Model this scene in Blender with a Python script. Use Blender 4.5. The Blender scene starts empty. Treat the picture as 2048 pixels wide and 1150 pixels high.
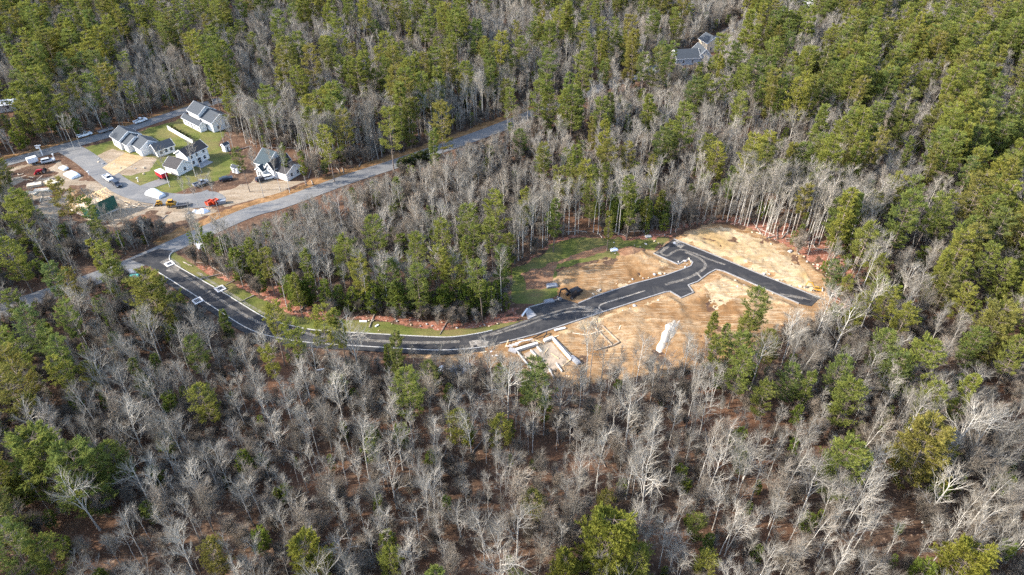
import bpy, math, random
import numpy as np
from mathutils import Vector, Matrix
from mathutils.geometry import tessellate_polygon

rng = np.random.default_rng(11)
random.seed(11)
scene = bpy.context.scene
COL = scene.collection

# ------------------------------------------------------------------ camera, sky, sun, exposure
PITCH = math.radians(37.5)
FOC = 1365.0
CAMH = 120.0
cam_data = bpy.data.cameras.new('camera')
cam_data.sensor_width = 36.0
cam_data.lens = 24.0
cam_data.clip_start = 1.0
cam_data.clip_end = 6000.0
cam = bpy.data.objects.new('camera', cam_data)
cam.location = (0, 0, CAMH)
cam.rotation_euler = (math.pi / 2 - PITCH, 0, 0)
COL.objects.link(cam)
scene.camera = cam

SUN_EL = math.radians(30)
SUN_DIR = Vector((-1.0, -0.16, 0)).normalized() * math.cos(SUN_EL) + Vector((0, 0, math.sin(SUN_EL)))
world = bpy.data.worlds.new('World')
scene.world = world
world.use_nodes = True
wn = world.node_tree
for n in list(wn.nodes):
    wn.nodes.remove(n)
sky = wn.nodes.new('ShaderNodeTexSky')
sky.sky_type = 'NISHITA'
sky.sun_disc = False
sky.sun_elevation = SUN_EL
sky.sun_rotation = math.atan2(SUN_DIR.x, SUN_DIR.y)
sky.dust_density = 1.5
bg = wn.nodes.new('ShaderNodeBackground')
bg.inputs['Strength'].default_value = 0.15
wo = wn.nodes.new('ShaderNodeOutputWorld')
wn.links.new(sky.outputs[0], bg.inputs[0])
wn.links.new(bg.outputs[0], wo.inputs[0])
sun_l = bpy.data.lights.new('sun', 'SUN')
sun_l.energy = 2.8
sun_l.angle = math.radians(0.6)
sun_l.color = (1.0, 0.93, 0.82)
sun = bpy.data.objects.new('sun', sun_l)
sun.rotation_euler = (-SUN_DIR).to_track_quat('-Z', 'Y').to_euler()
sun.location = (-200, 0, 300)
COL.objects.link(sun)
vs = scene.view_settings
vs.view_transform = 'Standard'
vs.look = 'None'
vs.gamma = 1.0
vs.exposure = 1.88
scene.cycles.use_denoising = False
scene.cycles.max_bounces = 5
scene.cycles.diffuse_bounces = 2
scene.cycles.transparent_max_bounces = 6
scene.cycles.use_adaptive_sampling = False

# ------------------------------------------------------------------ survey helpers
def G(u, v, z=0.0):
    """Survey point (plan sheet u, v) on the horizontal plane at height z, in metres."""
    x = (u - 1024) / FOC
    y = (575 - v) / FOC
    dy = math.cos(PITCH) + y * math.sin(PITCH)
    dz = -math.sin(PITCH) + y * math.cos(PITCH)
    t = (z - CAMH) / dz
    return (x * t, dy * t)

def GP(pts):
    return np.array([G(*p) for p in pts])

def sheet(P):
    """inverse of G for an (n,3) array"""
    x, y, z = P[:, 0], P[:, 1], P[:, 2] - CAMH
    d = y * math.cos(PITCH) - z * math.sin(PITCH)
    u = 1024 + FOC * x / d
    v = 575 - FOC * (y * math.sin(PITCH) + z * math.cos(PITCH)) / d
    return np.stack([u, v], 1), d

def smooth(pts, n=6, closed=False):
    P = np.array(pts, float)
    out = []
    m = len(P)
    rngi = range(m if closed else m - 1)
    for i in rngi:
        if closed:
            p0, p1, p2, p3 = P[(i - 1) % m], P[i], P[(i + 1) % m], P[(i + 2) % m]
        else:
            p0, p1, p2, p3 = P[max(i - 1, 0)], P[i], P[i + 1], P[min(i + 2, m - 1)]
        for k in range(n):
            t = k / n
            out.append(0.5 * ((2 * p1) + (-p0 + p2) * t + (2 * p0 - 5 * p1 + 4 * p2 - p3) * t * t + (-p0 + 3 * p1 - 3 * p2 + p3) * t ** 3))
    if not closed:
        out.append(P[-1])
    return np.array(out)

def offset(line, d):
    L = np.asarray(line, float)
    T = np.gradient(L, axis=0)
    T /= np.linalg.norm(T, axis=1)[:, None] + 1e-9
    N = np.stack([-T[:, 1], T[:, 0]], 1)
    return L + N * (d if np.isscalar(d) else np.asarray(d)[:, None])

def ribbon(line, w0, w1=None):
    w1 = -w0 if w1 is None else w1
    return np.concatenate([offset(line, w0), offset(line, w1)[::-1]])

def sdist(P, poly):
    """signed distance, + inside"""
    P = np.asarray(P, float)
    A = np.asarray(poly, float)
    B = np.roll(A, -1, 0)
    best = np.full(len(P), 1e18)
    inside = np.zeros(len(P), bool)
    for a, b in zip(A, B):
        ab = b - a
        l2 = ab @ ab + 1e-12
        t = np.clip(((P - a) @ ab) / l2, 0, 1)
        d = P - a - t[:, None] * ab
        best = np.minimum(best, (d * d).sum(1))
        cond = (a[1] > P[:, 1]) != (b[1] > P[:, 1])
        xi = a[0] + (P[:, 1] - a[1]) * (b[0] - a[0]) / (b[1] - a[1] + 1e-12)
        inside ^= cond & (P[:, 0] < xi)
    return np.where(inside, 1, -1) * np.sqrt(best)

_perm = np.random.default_rng(5).random((256, 256))
def vnoise(x, y):
    xi = np.floor(x).astype(int); yi = np.floor(y).astype(int)
    fx = x - xi; fy = y - yi
    fx = fx * fx * (3 - 2 * fx); fy = fy * fy * (3 - 2 * fy)
    a = _perm[xi & 255, yi & 255]; b = _perm[(xi + 1) & 255, yi & 255]
    c = _perm[xi & 255, (yi + 1) & 255]; d = _perm[(xi + 1) & 255, (yi + 1) & 255]
    return (a * (1 - fx) + b * fx) * (1 - fy) + (c * (1 - fx) + d * fx) * fy
def fbm(x, y, o=4):
    s = 0; a = 0.5; t = 0
    for k in range(o):
        s = s + a * vnoise(x * 2 ** k + 17.3 * k, y * 2 ** k + 9.1 * k); t += a; a *= 0.5
    return s / t
def sstep(a, b, x):
    t = np.clip((x - a) / (b - a), 0, 1)
    return t * t * (3 - 2 * t)

# ------------------------------------------------------------------ object helpers
def mesh_obj(name, V, F, mat, parent=None, smooth_sh=False):
    me = bpy.data.meshes.new(name)
    me.from_pydata([tuple(v) for v in V], [], [tuple(f) for f in F])
    if mat is not None:
        me.materials.append(mat)
    if smooth_sh:
        me.polygons.foreach_set('use_smooth', [True] * len(me.polygons))
    me.update()
    o = bpy.data.objects.new(name, me)
    COL.objects.link(o)
    if parent is not None:
        o.parent = parent
    return o

def fast_mesh(name, V, F, mats, mi=None):
    """V (n,3) float array, F (m,k) int array"""
    me = bpy.data.meshes.new(name)
    V = np.asarray(V, np.float32); F = np.asarray(F, np.int32)
    k = F.shape[1]
    me.vertices.add(len(V)); me.vertices.foreach_set('co', V.ravel())
    me.loops.add(F.size); me.loops.foreach_set('vertex_index', F.ravel())
    me.polygons.add(len(F))
    me.polygons.foreach_set('loop_start', np.arange(0, F.size, k, dtype=np.int32))
    for m in mats:
        me.materials.append(m)
    if mi is not None:
        me.polygons.foreach_set('material_index', np.asarray(mi, np.int32))
    me.update(calc_edges=True)
    return me

def tag(o, label, cat, group=None):
    o['label'] = label; o['category'] = cat
    if group:
        o['group'] = group
    return o
def structure(o):
    o['kind'] = 'structure'; return o
def thing(name, loc, rz, label, cat, group=None):
    o = bpy.data.objects.new(name, None)
    o.empty_display_size = 0.5
    COL.objects.link(o)
    o.location = loc; o.rotation_euler = (0, 0, rz)
    return tag(o, label, cat, group)

class MB:
    """collects simple shapes for ONE part"""
    def __init__(s):
        s.V = []; s.F = []
    def add(s, V, F):
        n = len(s.V); s.V += [tuple(v) for v in V]; s.F += [tuple(i + n for i in f) for f in F]; return s
    def box(s, x0, x1, y0, y1, z0, z1):
        V = [(x0, y0, z0), (x1, y0, z0), (x1, y1, z0), (x0, y1, z0), (x0, y0, z1), (x1, y0, z1), (x1, y1, z1), (x0, y1, z1)]
        return s.add(V, [(3, 2, 1, 0), (4, 5, 6, 7), (0, 1, 5, 4), (1, 2, 6, 5), (2, 3, 7, 6), (3, 0, 4, 7)])
    def hexa(s, V):
        return s.add(V, [(3, 2, 1, 0), (4, 5, 6, 7), (0, 1, 5, 4), (1, 2, 6, 5), (2, 3, 7, 6), (3, 0, 4, 7)])
    def prism(s, poly, y0, y1, inset=0.0, zin=None):
        """side profile in x,z extruded along y; points above zin lean in by inset"""
        n = len(poly)
        def yy(y, z, sg):
            return y - sg * inset if (zin is not None and z > zin) else y
        V = [(p[0], yy(y0, p[1], -1), p[1]) for p in poly] + [(p[0], yy(y1, p[1], 1), p[1]) for p in poly]
        F = [tuple(range(n))[::1], tuple(range(2 * n - 1, n - 1, -1))]
        F += [(i, i + n, (i + 1) % n + n, (i + 1) % n) for i in range(n)]
        return s.add(V, F)
    def cyl(s, c, axis, r, h, n=12, r2=None):
        r2 = r if r2 is None else r2
        a = Vector(axis).normalized()
        u = a.orthogonal().normalized(); w = a.cross(u)
        c = Vector(c)
        V = []
        for k, (rr, t) in enumerate(((r, -h / 2), (r2, h / 2))):
            for i in range(n):
                an = 2 * math.pi * i / n
                V.append(c + a * t + (u * math.cos(an) + w * math.sin(an)) * rr)
        F = [tuple(range(n))[::-1], tuple(range(n, 2 * n))] + [(i, (i + 1) % n, (i + 1) % n + n, i + n) for i in range(n)]
        return s.add(V, F)
    def bar(s, p, q, w, h=None):
        h = w if h is None else h
        p = Vector(p); q = Vector(q); d = (q - p)
        L = d.length; d.normalize()
        up = Vector((0, 0, 1)) if abs(d.z) < 0.95 else Vector((1, 0, 0))
        sx = d.cross(up).normalized() * w / 2; sz = sx.cross(d).normalized() * h / 2
        return s.hexa([p - sx - sz, p + sx - sz, q + sx - sz, q - sx - sz, p - sx + sz, p + sx + sz, q + sx + sz, q - sx + sz])
    def build(s, name, mat, parent=None, sm=False):
        return mesh_obj(name, s.V, s.F, mat, parent, sm)

def slab(name, poly, z0, z1, mat, parent=None):
    poly = [tuple(p) for p in poly]
    n = len(poly)
    tri = tessellate_polygon([[Vector((p[0], p[1], 0)) for p in poly]])
    V = [(p[0], p[1], z1) for p in poly] + [(p[0], p[1], z0) for p in poly]
    area = sum(poly[i][0] * poly[(i + 1) % n][1] - poly[(i + 1) % n][0] * poly[i][1] for i in range(n))
    F = []
    for t in tri:
        a, b, c = [Vector(V[i]) for i in t]
        F.append(t if (b - a).cross(c - a).z > 0 else t[::-1])
    for i in range(n):
        j = (i + 1) % n
        F.append((j, i, i + n, j + n) if area > 0 else (i, j, j + n, i + n))
    return mesh_obj(name, V, F, mat, parent)

def line_strip(name, line, w0, w1, z0, z1, mat, parent=None):
    """kerb-like bar along a polyline"""
    A = offset(line, w0); B = offset(line, w1)
    n = len(A)
    V = [(p[0], p[1], z1) for p in A] + [(p[0], p[1], z1) for p in B] + [(p[0], p[1], z0) for p in A] + [(p[0], p[1], z0) for p in B]
    F = []
    for i in range(n - 1):
        F += [(i, i + 1, n + i + 1, n + i), (2 * n + i, 2 * n + i + 1, i + 1, i), (n + i, n + i + 1, 3 * n + i + 1, 3 * n + i)]
    F += [(0, n, 3 * n, 2 * n), (n - 1, 3 * n - 1, 4 * n - 1, 2 * n - 1)]
    return mesh_obj(name, V, F, mat, parent)

# ------------------------------------------------------------------ materials
def nmat(name):
    m = bpy.data.materials.new(name)
    m.use_nodes = True
    nt = m.node_tree
    for n in list(nt.nodes):
        nt.nodes.remove(n)
    out = nt.nodes.new('ShaderNodeOutputMaterial')
    return m, nt, out
def ramp(nt, fac, stops):
    r = nt.nodes.new('ShaderNodeValToRGB')
    while len(r.color_ramp.elements) < len(stops):
        r.color_ramp.elements.new(0.5)
    for e, (p, c) in zip(r.color_ramp.elements, stops):
        e.position = p; e.color = (*c, 1)
    if fac is not None:
        nt.links.new(fac, r.inputs[0])
    return r.outputs[0]
def noise(nt, vec, scale, detail=4, rough=0.6, dist=0.0):
    n = nt.nodes.new('ShaderNodeTexNoise')
    n.inputs['Scale'].default_value = scale; n.inputs['Detail'].default_value = detail
    n.inputs['Roughness'].default_value = rough; n.inputs['Distortion'].default_value = dist
    nt.links.new(vec, n.inputs['Vector'])
    return n.outputs[0]
def mix(nt, fac, a, b, mode='MIX'):
    m = nt.nodes.new('ShaderNodeMix'); m.data_type = 'RGBA'; m.blend_type = mode
    for s, v in ((m.inputs[0], fac), (m.inputs[6], a), (m.inputs[7], b)):
        if hasattr(v, 'is_linked'):
            nt.links.new(v, s)
        elif isinstance(v, (int, float)):
            s.default_value = v
        else:
            s.default_value = (*v, 1)
    return m.outputs[2]
def mrange(nt, v, a, b, c=0.0, d=1.0):
    m = nt.nodes.new('ShaderNodeMapRange')
    m.inputs[1].default_value = a; m.inputs[2].default_value = b; m.inputs[3].default_value = c; m.inputs[4].default_value = d
    nt.links.new(v, m.inputs[0]); return m.outputs[0]
def geo_pos(nt, scale=(1, 1, 1), rot=0.0):
    g = nt.nodes.new('ShaderNodeNewGeometry')
    mp = nt.nodes.new('ShaderNodeMapping')
    mp.inputs['Scale'].default_value = scale; mp.inputs['Rotation'].default_value = (0, 0, rot)
    nt.links.new(g.outputs['Position'], mp.inputs[0]); return mp.outputs[0]
def obj_pos(nt, scale=(1, 1, 1)):
    g = nt.nodes.new('ShaderNodeTexCoord')
    mp = nt.nodes.new('ShaderNodeMapping'); mp.inputs['Scale'].default_value = scale
    nt.links.new(g.outputs['Object'], mp.inputs[0]); return mp.outputs[0]
def finish(nt, out, col, rough=0.9, bump=None, bstr=0.3, bdist=0.1, spec=0.2, metal=0.0):
    p = nt.nodes.new('ShaderNodeBsdfPrincipled')
    if hasattr(col, 'is_linked'):
        nt.links.new(col, p.inputs['Base Color'])
    else:
        p.inputs['Base Color'].default_value = (*col, 1)
    p.inputs['Roughness'].default_value = rough
    p.inputs['Specular IOR Level'].default_value = spec
    p.inputs['Metallic'].default_value = metal
    if bump is not None:
        b = nt.nodes.new('ShaderNodeBump'); b.inputs['Strength'].default_value = bstr; b.inputs['Distance'].default_value = bdist
        nt.links.new(bump, b.inputs['Height']); nt.links.new(b.outputs[0], p.inputs['Normal'])
    nt.links.new(p.outputs[0], out.inputs[0]); return p

def m_plain(name, col, rough=0.6, var=0.12, scale=3.0, spec=0.3, metal=0.0):
    m, nt, out = nmat(name)
    n = noise(nt, obj_pos(nt), scale, 4)
    c = tuple(max(0, x * (1 - var)) for x in col); d = tuple(min(1, x * (1 + var)) for x in col)
    finish(nt, out, ramp(nt, n, [(0.3, c), (0.7, d)]), rough, n, 0.08, 0.02, spec, metal)
    return m

def m_ground(name, stops, s1, s2, bdist=0.15, bstr=0.6, rot=0.0, stretch=(1, 1, 1), speck=None, big=None, streak=None):
    m, nt, out = nmat(name)
    v = geo_pos(nt, stretch, rot)
    v0 = geo_pos(nt)
    n1 = noise(nt, v, s1, 6, 0.65, 0.6)
    n2 = noise(nt, v0, s2, 5, 0.7)
    f = mix(nt, 0.45, n1, n2)
    f = mrange(nt, f, 0.33, 0.67)
    c = ramp(nt, f, stops)
    if big is not None:
        nb = noise(nt, v0, big[0], 3, 0.5, 0.5)
        c = mix(nt, mrange(nt, nb, big[1], big[2]), c, big[3])
    if streak is not None:
        ns = noise(nt, geo_pos(nt, (0.12, 2.2, 1), streak[0]), 1.0, 4, 0.6, 1.2)
        ms_ = noise(nt, v0, 0.09, 2, 0.5)
        mm = nt.nodes.new('ShaderNodeMath'); mm.operation = 'MULTIPLY'
        nt.links.new(mrange(nt, ns, 0.50, 0.57), mm.inputs[0]); nt.links.new(mrange(nt, ms_, 0.36, 0.55, 0.0, 0.85), mm.inputs[1])
        c = mix(nt, mm.outputs[0], c, streak[1])
    if speck is not None:
        n3 = noise(nt, v0, speck[0], 2, 0.5)
        c = mix(nt, mrange(nt, n3, speck[1], speck[1] + 0.05), c, speck[2])
    finish(nt, out, c, 0.95, f, bstr, bdist, 0.1)
    return m

M = {}
M['litter'] = m_ground('leaf_litter', [(0.0, (0.025, 0.017, 0.013)), (0.35, (0.065, 0.040, 0.028)), (0.65, (0.125, 0.078, 0.05)), (1.0, (0.24, 0.155, 0.10))], 0.35, 2.2,
                       big=(0.03, 0.45, 0.7, (0.14, 0.072, 0.042)), speck=(1.3, 0.63, (0.26, 0.18, 0.125)))
M['litter_red'] = m_ground('red_leaf_litter', [(0.0, (0.08, 0.035, 0.025)), (0.4, (0.22, 0.09, 0.055)), (0.75, (0.34, 0.16, 0.11)), (1.0, (0.50, 0.30, 0.23))], 0.6, 3.0,
                           speck=(1.6, 0.62, (0.45, 0.33, 0.27)))
M['verge'] = m_ground('verge_soil', [(0.0, (0.085, 0.047, 0.021)), (0.4, (0.204, 0.111, 0.047)), (0.7, (0.306, 0.178, 0.085)), (1.0, (0.383, 0.255, 0.145))], 0.4, 2.5)
M['dirt'] = m_ground('bare_dirt', [(0.0, (0.125, 0.066, 0.028)), (0.3, (0.225, 0.128, 0.058)), (0.6, (0.31, 0.20, 0.105)), (1.0, (0.43, 0.325, 0.21))], 0.22, 1.6,
                     stretch=(0.8, 1.9, 1), rot=0.35, big=(0.055, 0.42, 0.58, (0.20, 0.108, 0.046)), streak=(0.9, (0.38, 0.28, 0.175)))
M['sand'] = m_ground('pale_sand', [(0.0, (0.274, 0.184, 0.096)), (0.4, (0.383, 0.287, 0.171)), (0.7, (0.451, 0.355, 0.233)), (1.0, (0.506, 0.424, 0.308))], 0.2, 1.3,
                     stretch=(1, 3.2, 1), rot=0.55, big=(0.06, 0.5, 0.65, (0.342, 0.233, 0.109)), streak=(0.5, (0.285, 0.190, 0.095)))
M['yard'] = m_ground('yard_dirt', [(0.0, (0.14, 0.10, 0.065)), (0.35, (0.22, 0.165, 0.11)), (0.65, (0.29, 0.23, 0.165)), (1.0, (0.38, 0.32, 0.25))], 0.25, 1.6, stretch=(0.6, 2.4, 1), rot=0.4, streak=(0.6, (0.33, 0.27, 0.20)))
M['white_sand'] = m_ground('white_sand', [(0.0, (0.368, 0.313, 0.248)), (0.5, (0.478, 0.423, 0.354)), (1.0, (0.552, 0.506, 0.442))], 0.5, 3.0)
M['brown_soil'] = m_ground('seeded_soil', [(0.0, (0.12, 0.06, 0.035)), (0.5, (0.22, 0.12, 0.07)), (1.0, (0.32, 0.20, 0.12))], 0.3, 1.8, stretch=(1, 2, 1), rot=0.5)
M['lawn'] = m_ground('lawn_grass', [(0.0, (0.045, 0.055, 0.014)), (0.45, (0.09, 0.105, 0.024)), (0.75, (0.135, 0.145, 0.036)), (1.0, (0.20, 0.18, 0.07))], 0.25, 3.0,
                     big=(0.09, 0.42, 0.7, (0.165, 0.125, 0.055)), streak=(0.3, (0.15, 0.15, 0.05)))
M['gravel'] = m_ground('grey_gravel', [(0.0, (0.20, 0.19, 0.17)), (0.5, (0.32, 0.30, 0.27)), (1.0, (0.45, 0.43, 0.40))], 0.8, 4.0)
def m_asphalt(name, lo, hi, dust, d0, d1):
    m, nt, out = nmat(name)
    v = geo_pos(nt)
    a = noise(nt, geo_pos(nt, (0.25, 1.2, 1), 0.3), 0.5, 5, 0.6, 0.4)
    b = noise(nt, v, 5.0, 3, 0.6)
    c = ramp(nt, mix(nt, 0.35, a, b), [(0.3, lo), (0.7, hi)])
    dn = noise(nt, v, 0.11, 6, 0.72, 0.8)
    c = mix(nt, mrange(nt, dn, d0, d1), c, dust)
    finish(nt, out, c, 0.8, b, 0.2, 0.02, 0.25)
    return m
M['new_asphalt'] = m_asphalt('new_asphalt', (0.020, 0.020, 0.022), (0.042, 0.041, 0.043), (0.10, 0.092, 0.082), 0.5, 0.8)
M['path_asphalt'] = m_asphalt('path_asphalt', (0.022, 0.022, 0.024), (0.04, 0.04, 0.042), (0.08, 0.075, 0.07), 0.55, 0.85)
M['old_asphalt'] = m_asphalt('old_asphalt', (0.106, 0.106, 0.108), (0.176, 0.174, 0.171), (0.238, 0.224, 0.202), 0.45, 0.75)
M['kerb'] = m_plain('granite_kerb', (0.44, 0.425, 0.40), 0.8, 0.25, 1.2)
M['kerb_grey'] = m_plain('asphalt_kerb', (0.26, 0.25, 0.24), 0.85, 0.25, 1.0)
M['concrete'] = m_plain('concrete', (0.50, 0.48, 0.45), 0.85, 0.18, 1.5)
M['pale_concrete'] = m_plain('pale_concrete', (0.66, 0.63, 0.60), 0.85, 0.15, 1.5)
M['dark_concrete'] = m_plain('dark_concrete', (0.30, 0.29, 0.29), 0.85, 0.2, 1.5)
M['siding'] = m_plain('white_siding', (0.702, 0.702, 0.693), 0.6, 0.05, 1.0)
M['siding_grey'] = m_plain('grey_siding', (0.42, 0.46, 0.50), 0.6, 0.06, 1.0)
M['trim'] = m_plain('white_trim', (0.738, 0.738, 0.729), 0.5, 0.03)
M['shingle'] = m_plain('slate_grey_shingles', (0.048, 0.056, 0.066), 0.85, 0.25, 2.5)
M['shingle_dark'] = m_plain('charcoal_shingles', (0.042, 0.039, 0.04), 0.85, 0.3, 2.5)
M['shingle_blue'] = m_plain('blue_grey_shingles', (0.036, 0.054, 0.064), 0.85, 0.25, 2.5)
M['glass'] = m_plain('window_glass', (0.03, 0.035, 0.045), 0.12, 0.2, 1.0, 0.6)
M['white_paint'] = m_plain('white_car_paint', (0.75, 0.76, 0.77), 0.3, 0.04, 1.0, 0.5)
M['grey_paint'] = m_plain('grey_car_paint', (0.28, 0.30, 0.33), 0.3, 0.05, 1.0, 0.5)
M['dark_paint'] = m_plain('dark_blue_car_paint', (0.025, 0.03, 0.045), 0.3, 0.1, 1.0, 0.5)
M['silver_paint'] = m_plain('silver_car_paint', (0.5, 0.52, 0.54), 0.3, 0.05, 1.0, 0.5)
M['red_paint'] = m_plain('red_paint', (0.38, 0.015, 0.03), 0.4, 0.1, 1.0, 0.4)
M['orange_paint'] = m_plain('orange_red_paint', (0.50, 0.06, 0.02), 0.5, 0.1, 1.0, 0.3)
M['yellow_paint'] = m_plain('machine_yellow_paint', (0.50, 0.27, 0.04), 0.5, 0.12, 1.5, 0.3)
M['rubber'] = m_plain('black_rubber', (0.02, 0.02, 0.02), 0.9, 0.2)
M['black'] = m_plain('black_painted_steel', (0.025, 0.024, 0.026), 0.5, 0.2)
M['steel'] = m_plain('bare_steel', (0.35, 0.35, 0.36), 0.4, 0.15, 2.0, 0.5, 0.6)
M['lamp'] = m_plain('lamp_lens', (0.7, 0.7, 0.66), 0.2, 0.05)
M['lamp_red'] = m_plain('red_lamp_lens', (0.4, 0.02, 0.02), 0.2, 0.05)
M['tarp_white'] = m_plain('white_tarpaulin', (0.74, 0.76, 0.78), 0.55, 0.08, 0.8)
M['tarp_grey'] = m_plain('grey_tarpaulin', (0.20, 0.21, 0.235), 0.6, 0.15, 0.8)
M['tarp_teal'] = m_plain('teal_tarpaulin', (0.12, 0.50, 0.44), 0.55, 0.15, 0.8)
M['tarp_green'] = m_plain('green_sheathing', (0.03, 0.10, 0.07), 0.6, 0.15, 0.5)
M['lumber'] = m_plain('fresh_lumber', (0.66, 0.47, 0.27), 0.75, 0.15, 2.0)
M['plywood'] = m_plain('pale_plywood', (0.72, 0.60, 0.44), 0.75, 0.12, 2.0)
M['rock'] = m_plain('grey_rock', (0.40, 0.38, 0.36), 0.9, 0.3, 2.0)
M['rock_tan'] = m_plain('tan_rock', (0.52, 0.42, 0.30), 0.9, 0.3, 2.0)
M['log'] = m_plain('weathered_log', (0.30, 0.25, 0.21), 0.9, 0.3, 2.0)
M['door'] = m_plain('dark_door_paint', (0.06, 0.065, 0.08), 0.5, 0.1)

def m_bark(name, lo, hi, rlo=0.7, rhi=1.2):
    m, nt, out = nmat(name)
    oi = nt.nodes.new('ShaderNodeObjectInfo')
    n = noise(nt, obj_pos(nt, (1, 1, 0.4)), 1.6, 4, 0.6)
    c = ramp(nt, n, [(0.3, lo), (0.7, hi)])
    mv = nt.nodes.new('ShaderNodeMapRange')
    mv.inputs[3].default_value = rlo; mv.inputs[4].default_value = rhi
    nt.links.new(oi.outputs['Random'], mv.inputs[0])
    c = mix(nt, 1.0, c, mv.outputs[0], 'MULTIPLY')
    finish(nt, out, c, 0.85, None, spec=0.15)
    return m
M['bark_pale'] = m_bark('pale_grey_bark', (0.36, 0.337, 0.30), (0.55, 0.52, 0.472))
M['limb'] = m_bark('grey_limb_bark', (0.27, 0.25, 0.218), (0.42, 0.392, 0.347), 0.65, 1.2)
M['twig'] = m_bark('grey_twig_bark', (0.20, 0.18, 0.15), (0.32, 0.292, 0.248), 0.65, 1.25)
M['twig_brown'] = m_bark('brown_twig_bark', (0.19, 0.155, 0.12), (0.30, 0.255, 0.205), 0.65, 1.25)
M['bark_pine'] = m_bark('pine_bark', (0.13, 0.10, 0.08), (0.27, 0.22, 0.18))

def m_needle(name, cols, trans=0.42):
    m, nt, out = nmat(name)
    oi = nt.nodes.new('ShaderNodeObjectInfo')
    base = ramp(nt, oi.outputs['Random'], [(i / (len(cols) - 1), c) for i, c in enumerate(cols)])
    n = noise(nt, obj_pos(nt), 0.55, 3, 0.6)
    base = mix(nt, mrange(nt, n, 0.35, 0.7, 0.0, 0.55), base, (0.27, 0.255, 0.06))
    n2 = noise(nt, obj_pos(nt), 2.5, 2, 0.5)
    base = mix(nt, 1.0, base, ramp(nt, n2, [(0.3, (0.7, 0.7, 0.7)), (0.7, (1.25, 1.25, 1.25))]), 'MULTIPLY')
    d = nt.nodes.new('ShaderNodeBsdfDiffuse'); t = nt.nodes.new('ShaderNodeBsdfTranslucent')
    nt.links.new(base, d.inputs[0]); nt.links.new(base, t.inputs[0])
    ms = nt.nodes.new('ShaderNodeMixShader'); ms.inputs[0].default_value = trans
    nt.links.new(d.outputs[0], ms.inputs[1]); nt.links.new(t.outputs[0], ms.inputs[2])
    nt.links.new(ms.outputs[0], out.inputs[0])
    return m
M['needle'] = m_needle('pine_needles', [(0.13, 0.185, 0.06), (0.245, 0.265, 0.055), (0.16, 0.215, 0.065), (0.30, 0.29, 0.06), (0.195, 0.235, 0.06), (0.25, 0.215, 0.06), (0.12, 0.18, 0.07)])
M['needle_lime'] = m_needle('yellow_green_needles', [(0.20, 0.215, 0.04), (0.25, 0.235, 0.04)])
M['needle_young'] = m_needle('young_conifer_needles', [(0.13, 0.20, 0.04), (0.21, 0.26, 0.045), (0.15, 0.21, 0.06)])
M['needle_dark'] = m_needle('dark_hedge_needles', [(0.02, 0.045, 0.022), (0.03, 0.055, 0.025)], 0.1)
# ------------------------------------------------------------------ tree builders (vectorised)
def tubes(P, R, sides):
    """P (n,k,3) paths, R (n,k) radii -> V, quads"""
    n, k, _ = P.shape
    T = np.gradient(P, axis=1)
    T /= np.linalg.norm(T, axis=2, keepdims=True) + 1e-9
    ref = np.where(np.abs(T[..., 2:3]) > 0.9, np.array([1.0, 0, 0]), np.array([0, 0, 1.0]))
    U = np.cross(T, ref); U /= np.linalg.norm(U, axis=2, keepdims=True) + 1e-9
    W = np.cross(T, U)
    an = 2 * np.pi * np.arange(sides) / sides
    V = P[:, :, None, :] + R[:, :, None, None] * (U[:, :, None, :] * np.cos(an)[None, None, :, None] + W[:, :, None, :] * np.sin(an)[None, None, :, None])
    idx = np.arange(n * k * sides).reshape(n, k, sides)
    a = idx[:, :-1, :]; b = np.roll(idx, -1, 2)[:, :-1, :]; c = np.roll(idx, -1, 2)[:, 1:, :]; d = idx[:, 1:, :]
    F = np.stack([a, b, c, d], -1).reshape(-1, 4)
    return V.reshape(-1, 3), F

def unit(v):
    return v / (np.linalg.norm(v, axis=-1, keepdims=True) + 1e-9)

def grow(r, P, n_per, t0, t1, ang, alen, k, up, wob, flat=0.0, lens=None, whorl=0):
    """children along every path in P: returns (n*n_per, k, 3), parent t, length"""
    n, kp, _ = P.shape
    t = (np.arange(n_per)[None, :] + r.random((n, n_per))) / n_per
    if whorl:
        t = (np.arange(n_per)[None, :] // whorl + 0.22 * r.random((n, n_per))) * whorl / n_per
    t = t0 + (t1 - t0) * t
    f = t * (kp - 1); i = np.minimum(f.astype(int), kp - 2); f = f - i
    ar = np.arange(n)[:, None]
    S = P[ar, i] * (1 - f[..., None]) + P[ar, i + 1] * f[..., None]
    T = unit(P[ar, i + 1] - P[ar, i])
    az = r.random((n, n_per)) * 2 * np.pi + np.arange(n_per)[None, :] * 2.4
    ref = np.where(np.abs(T[..., 2:3]) > 0.9, np.array([1.0, 0, 0]), np.array([0, 0, 1.0]))
    U = unit(np.cross(T, ref)); W = np.cross(T, U)
    if flat > 0:
        side = np.where(np.arange(n_per)[None, :] % 2 == 0, 1.0, -1.0)
        D0 = U * side[..., None] + W * (r.normal(0, 0.25, (n, n_per)))[..., None]
        perp = unit(D0)
    else:
        perp = U * np.cos(az)[..., None] + W * np.sin(az)[..., None]
    a = np.radians(r.uniform(ang[0], ang[1], (n, n_per)))
    D = T * np.cos(a)[..., None] + perp * np.sin(a)[..., None]
    L = r.uniform(alen[0], alen[1], (n, n_per))
    if lens is not None:
        L = L * lens(t, P)
    D = D.reshape(-1, 3); S = S.reshape(-1, 3); L = L.reshape(-1)
    pts = [S]
    d = D
    for j in range(k - 1):
        d = unit(d + np.array([0, 0, up]) / (k - 1) + r.normal(0, wob, d.shape))
        pts.append(pts[-1] + d * (L / (k - 1))[:, None])
    return np.stack(pts, 1), t.reshape(-1), L

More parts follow.
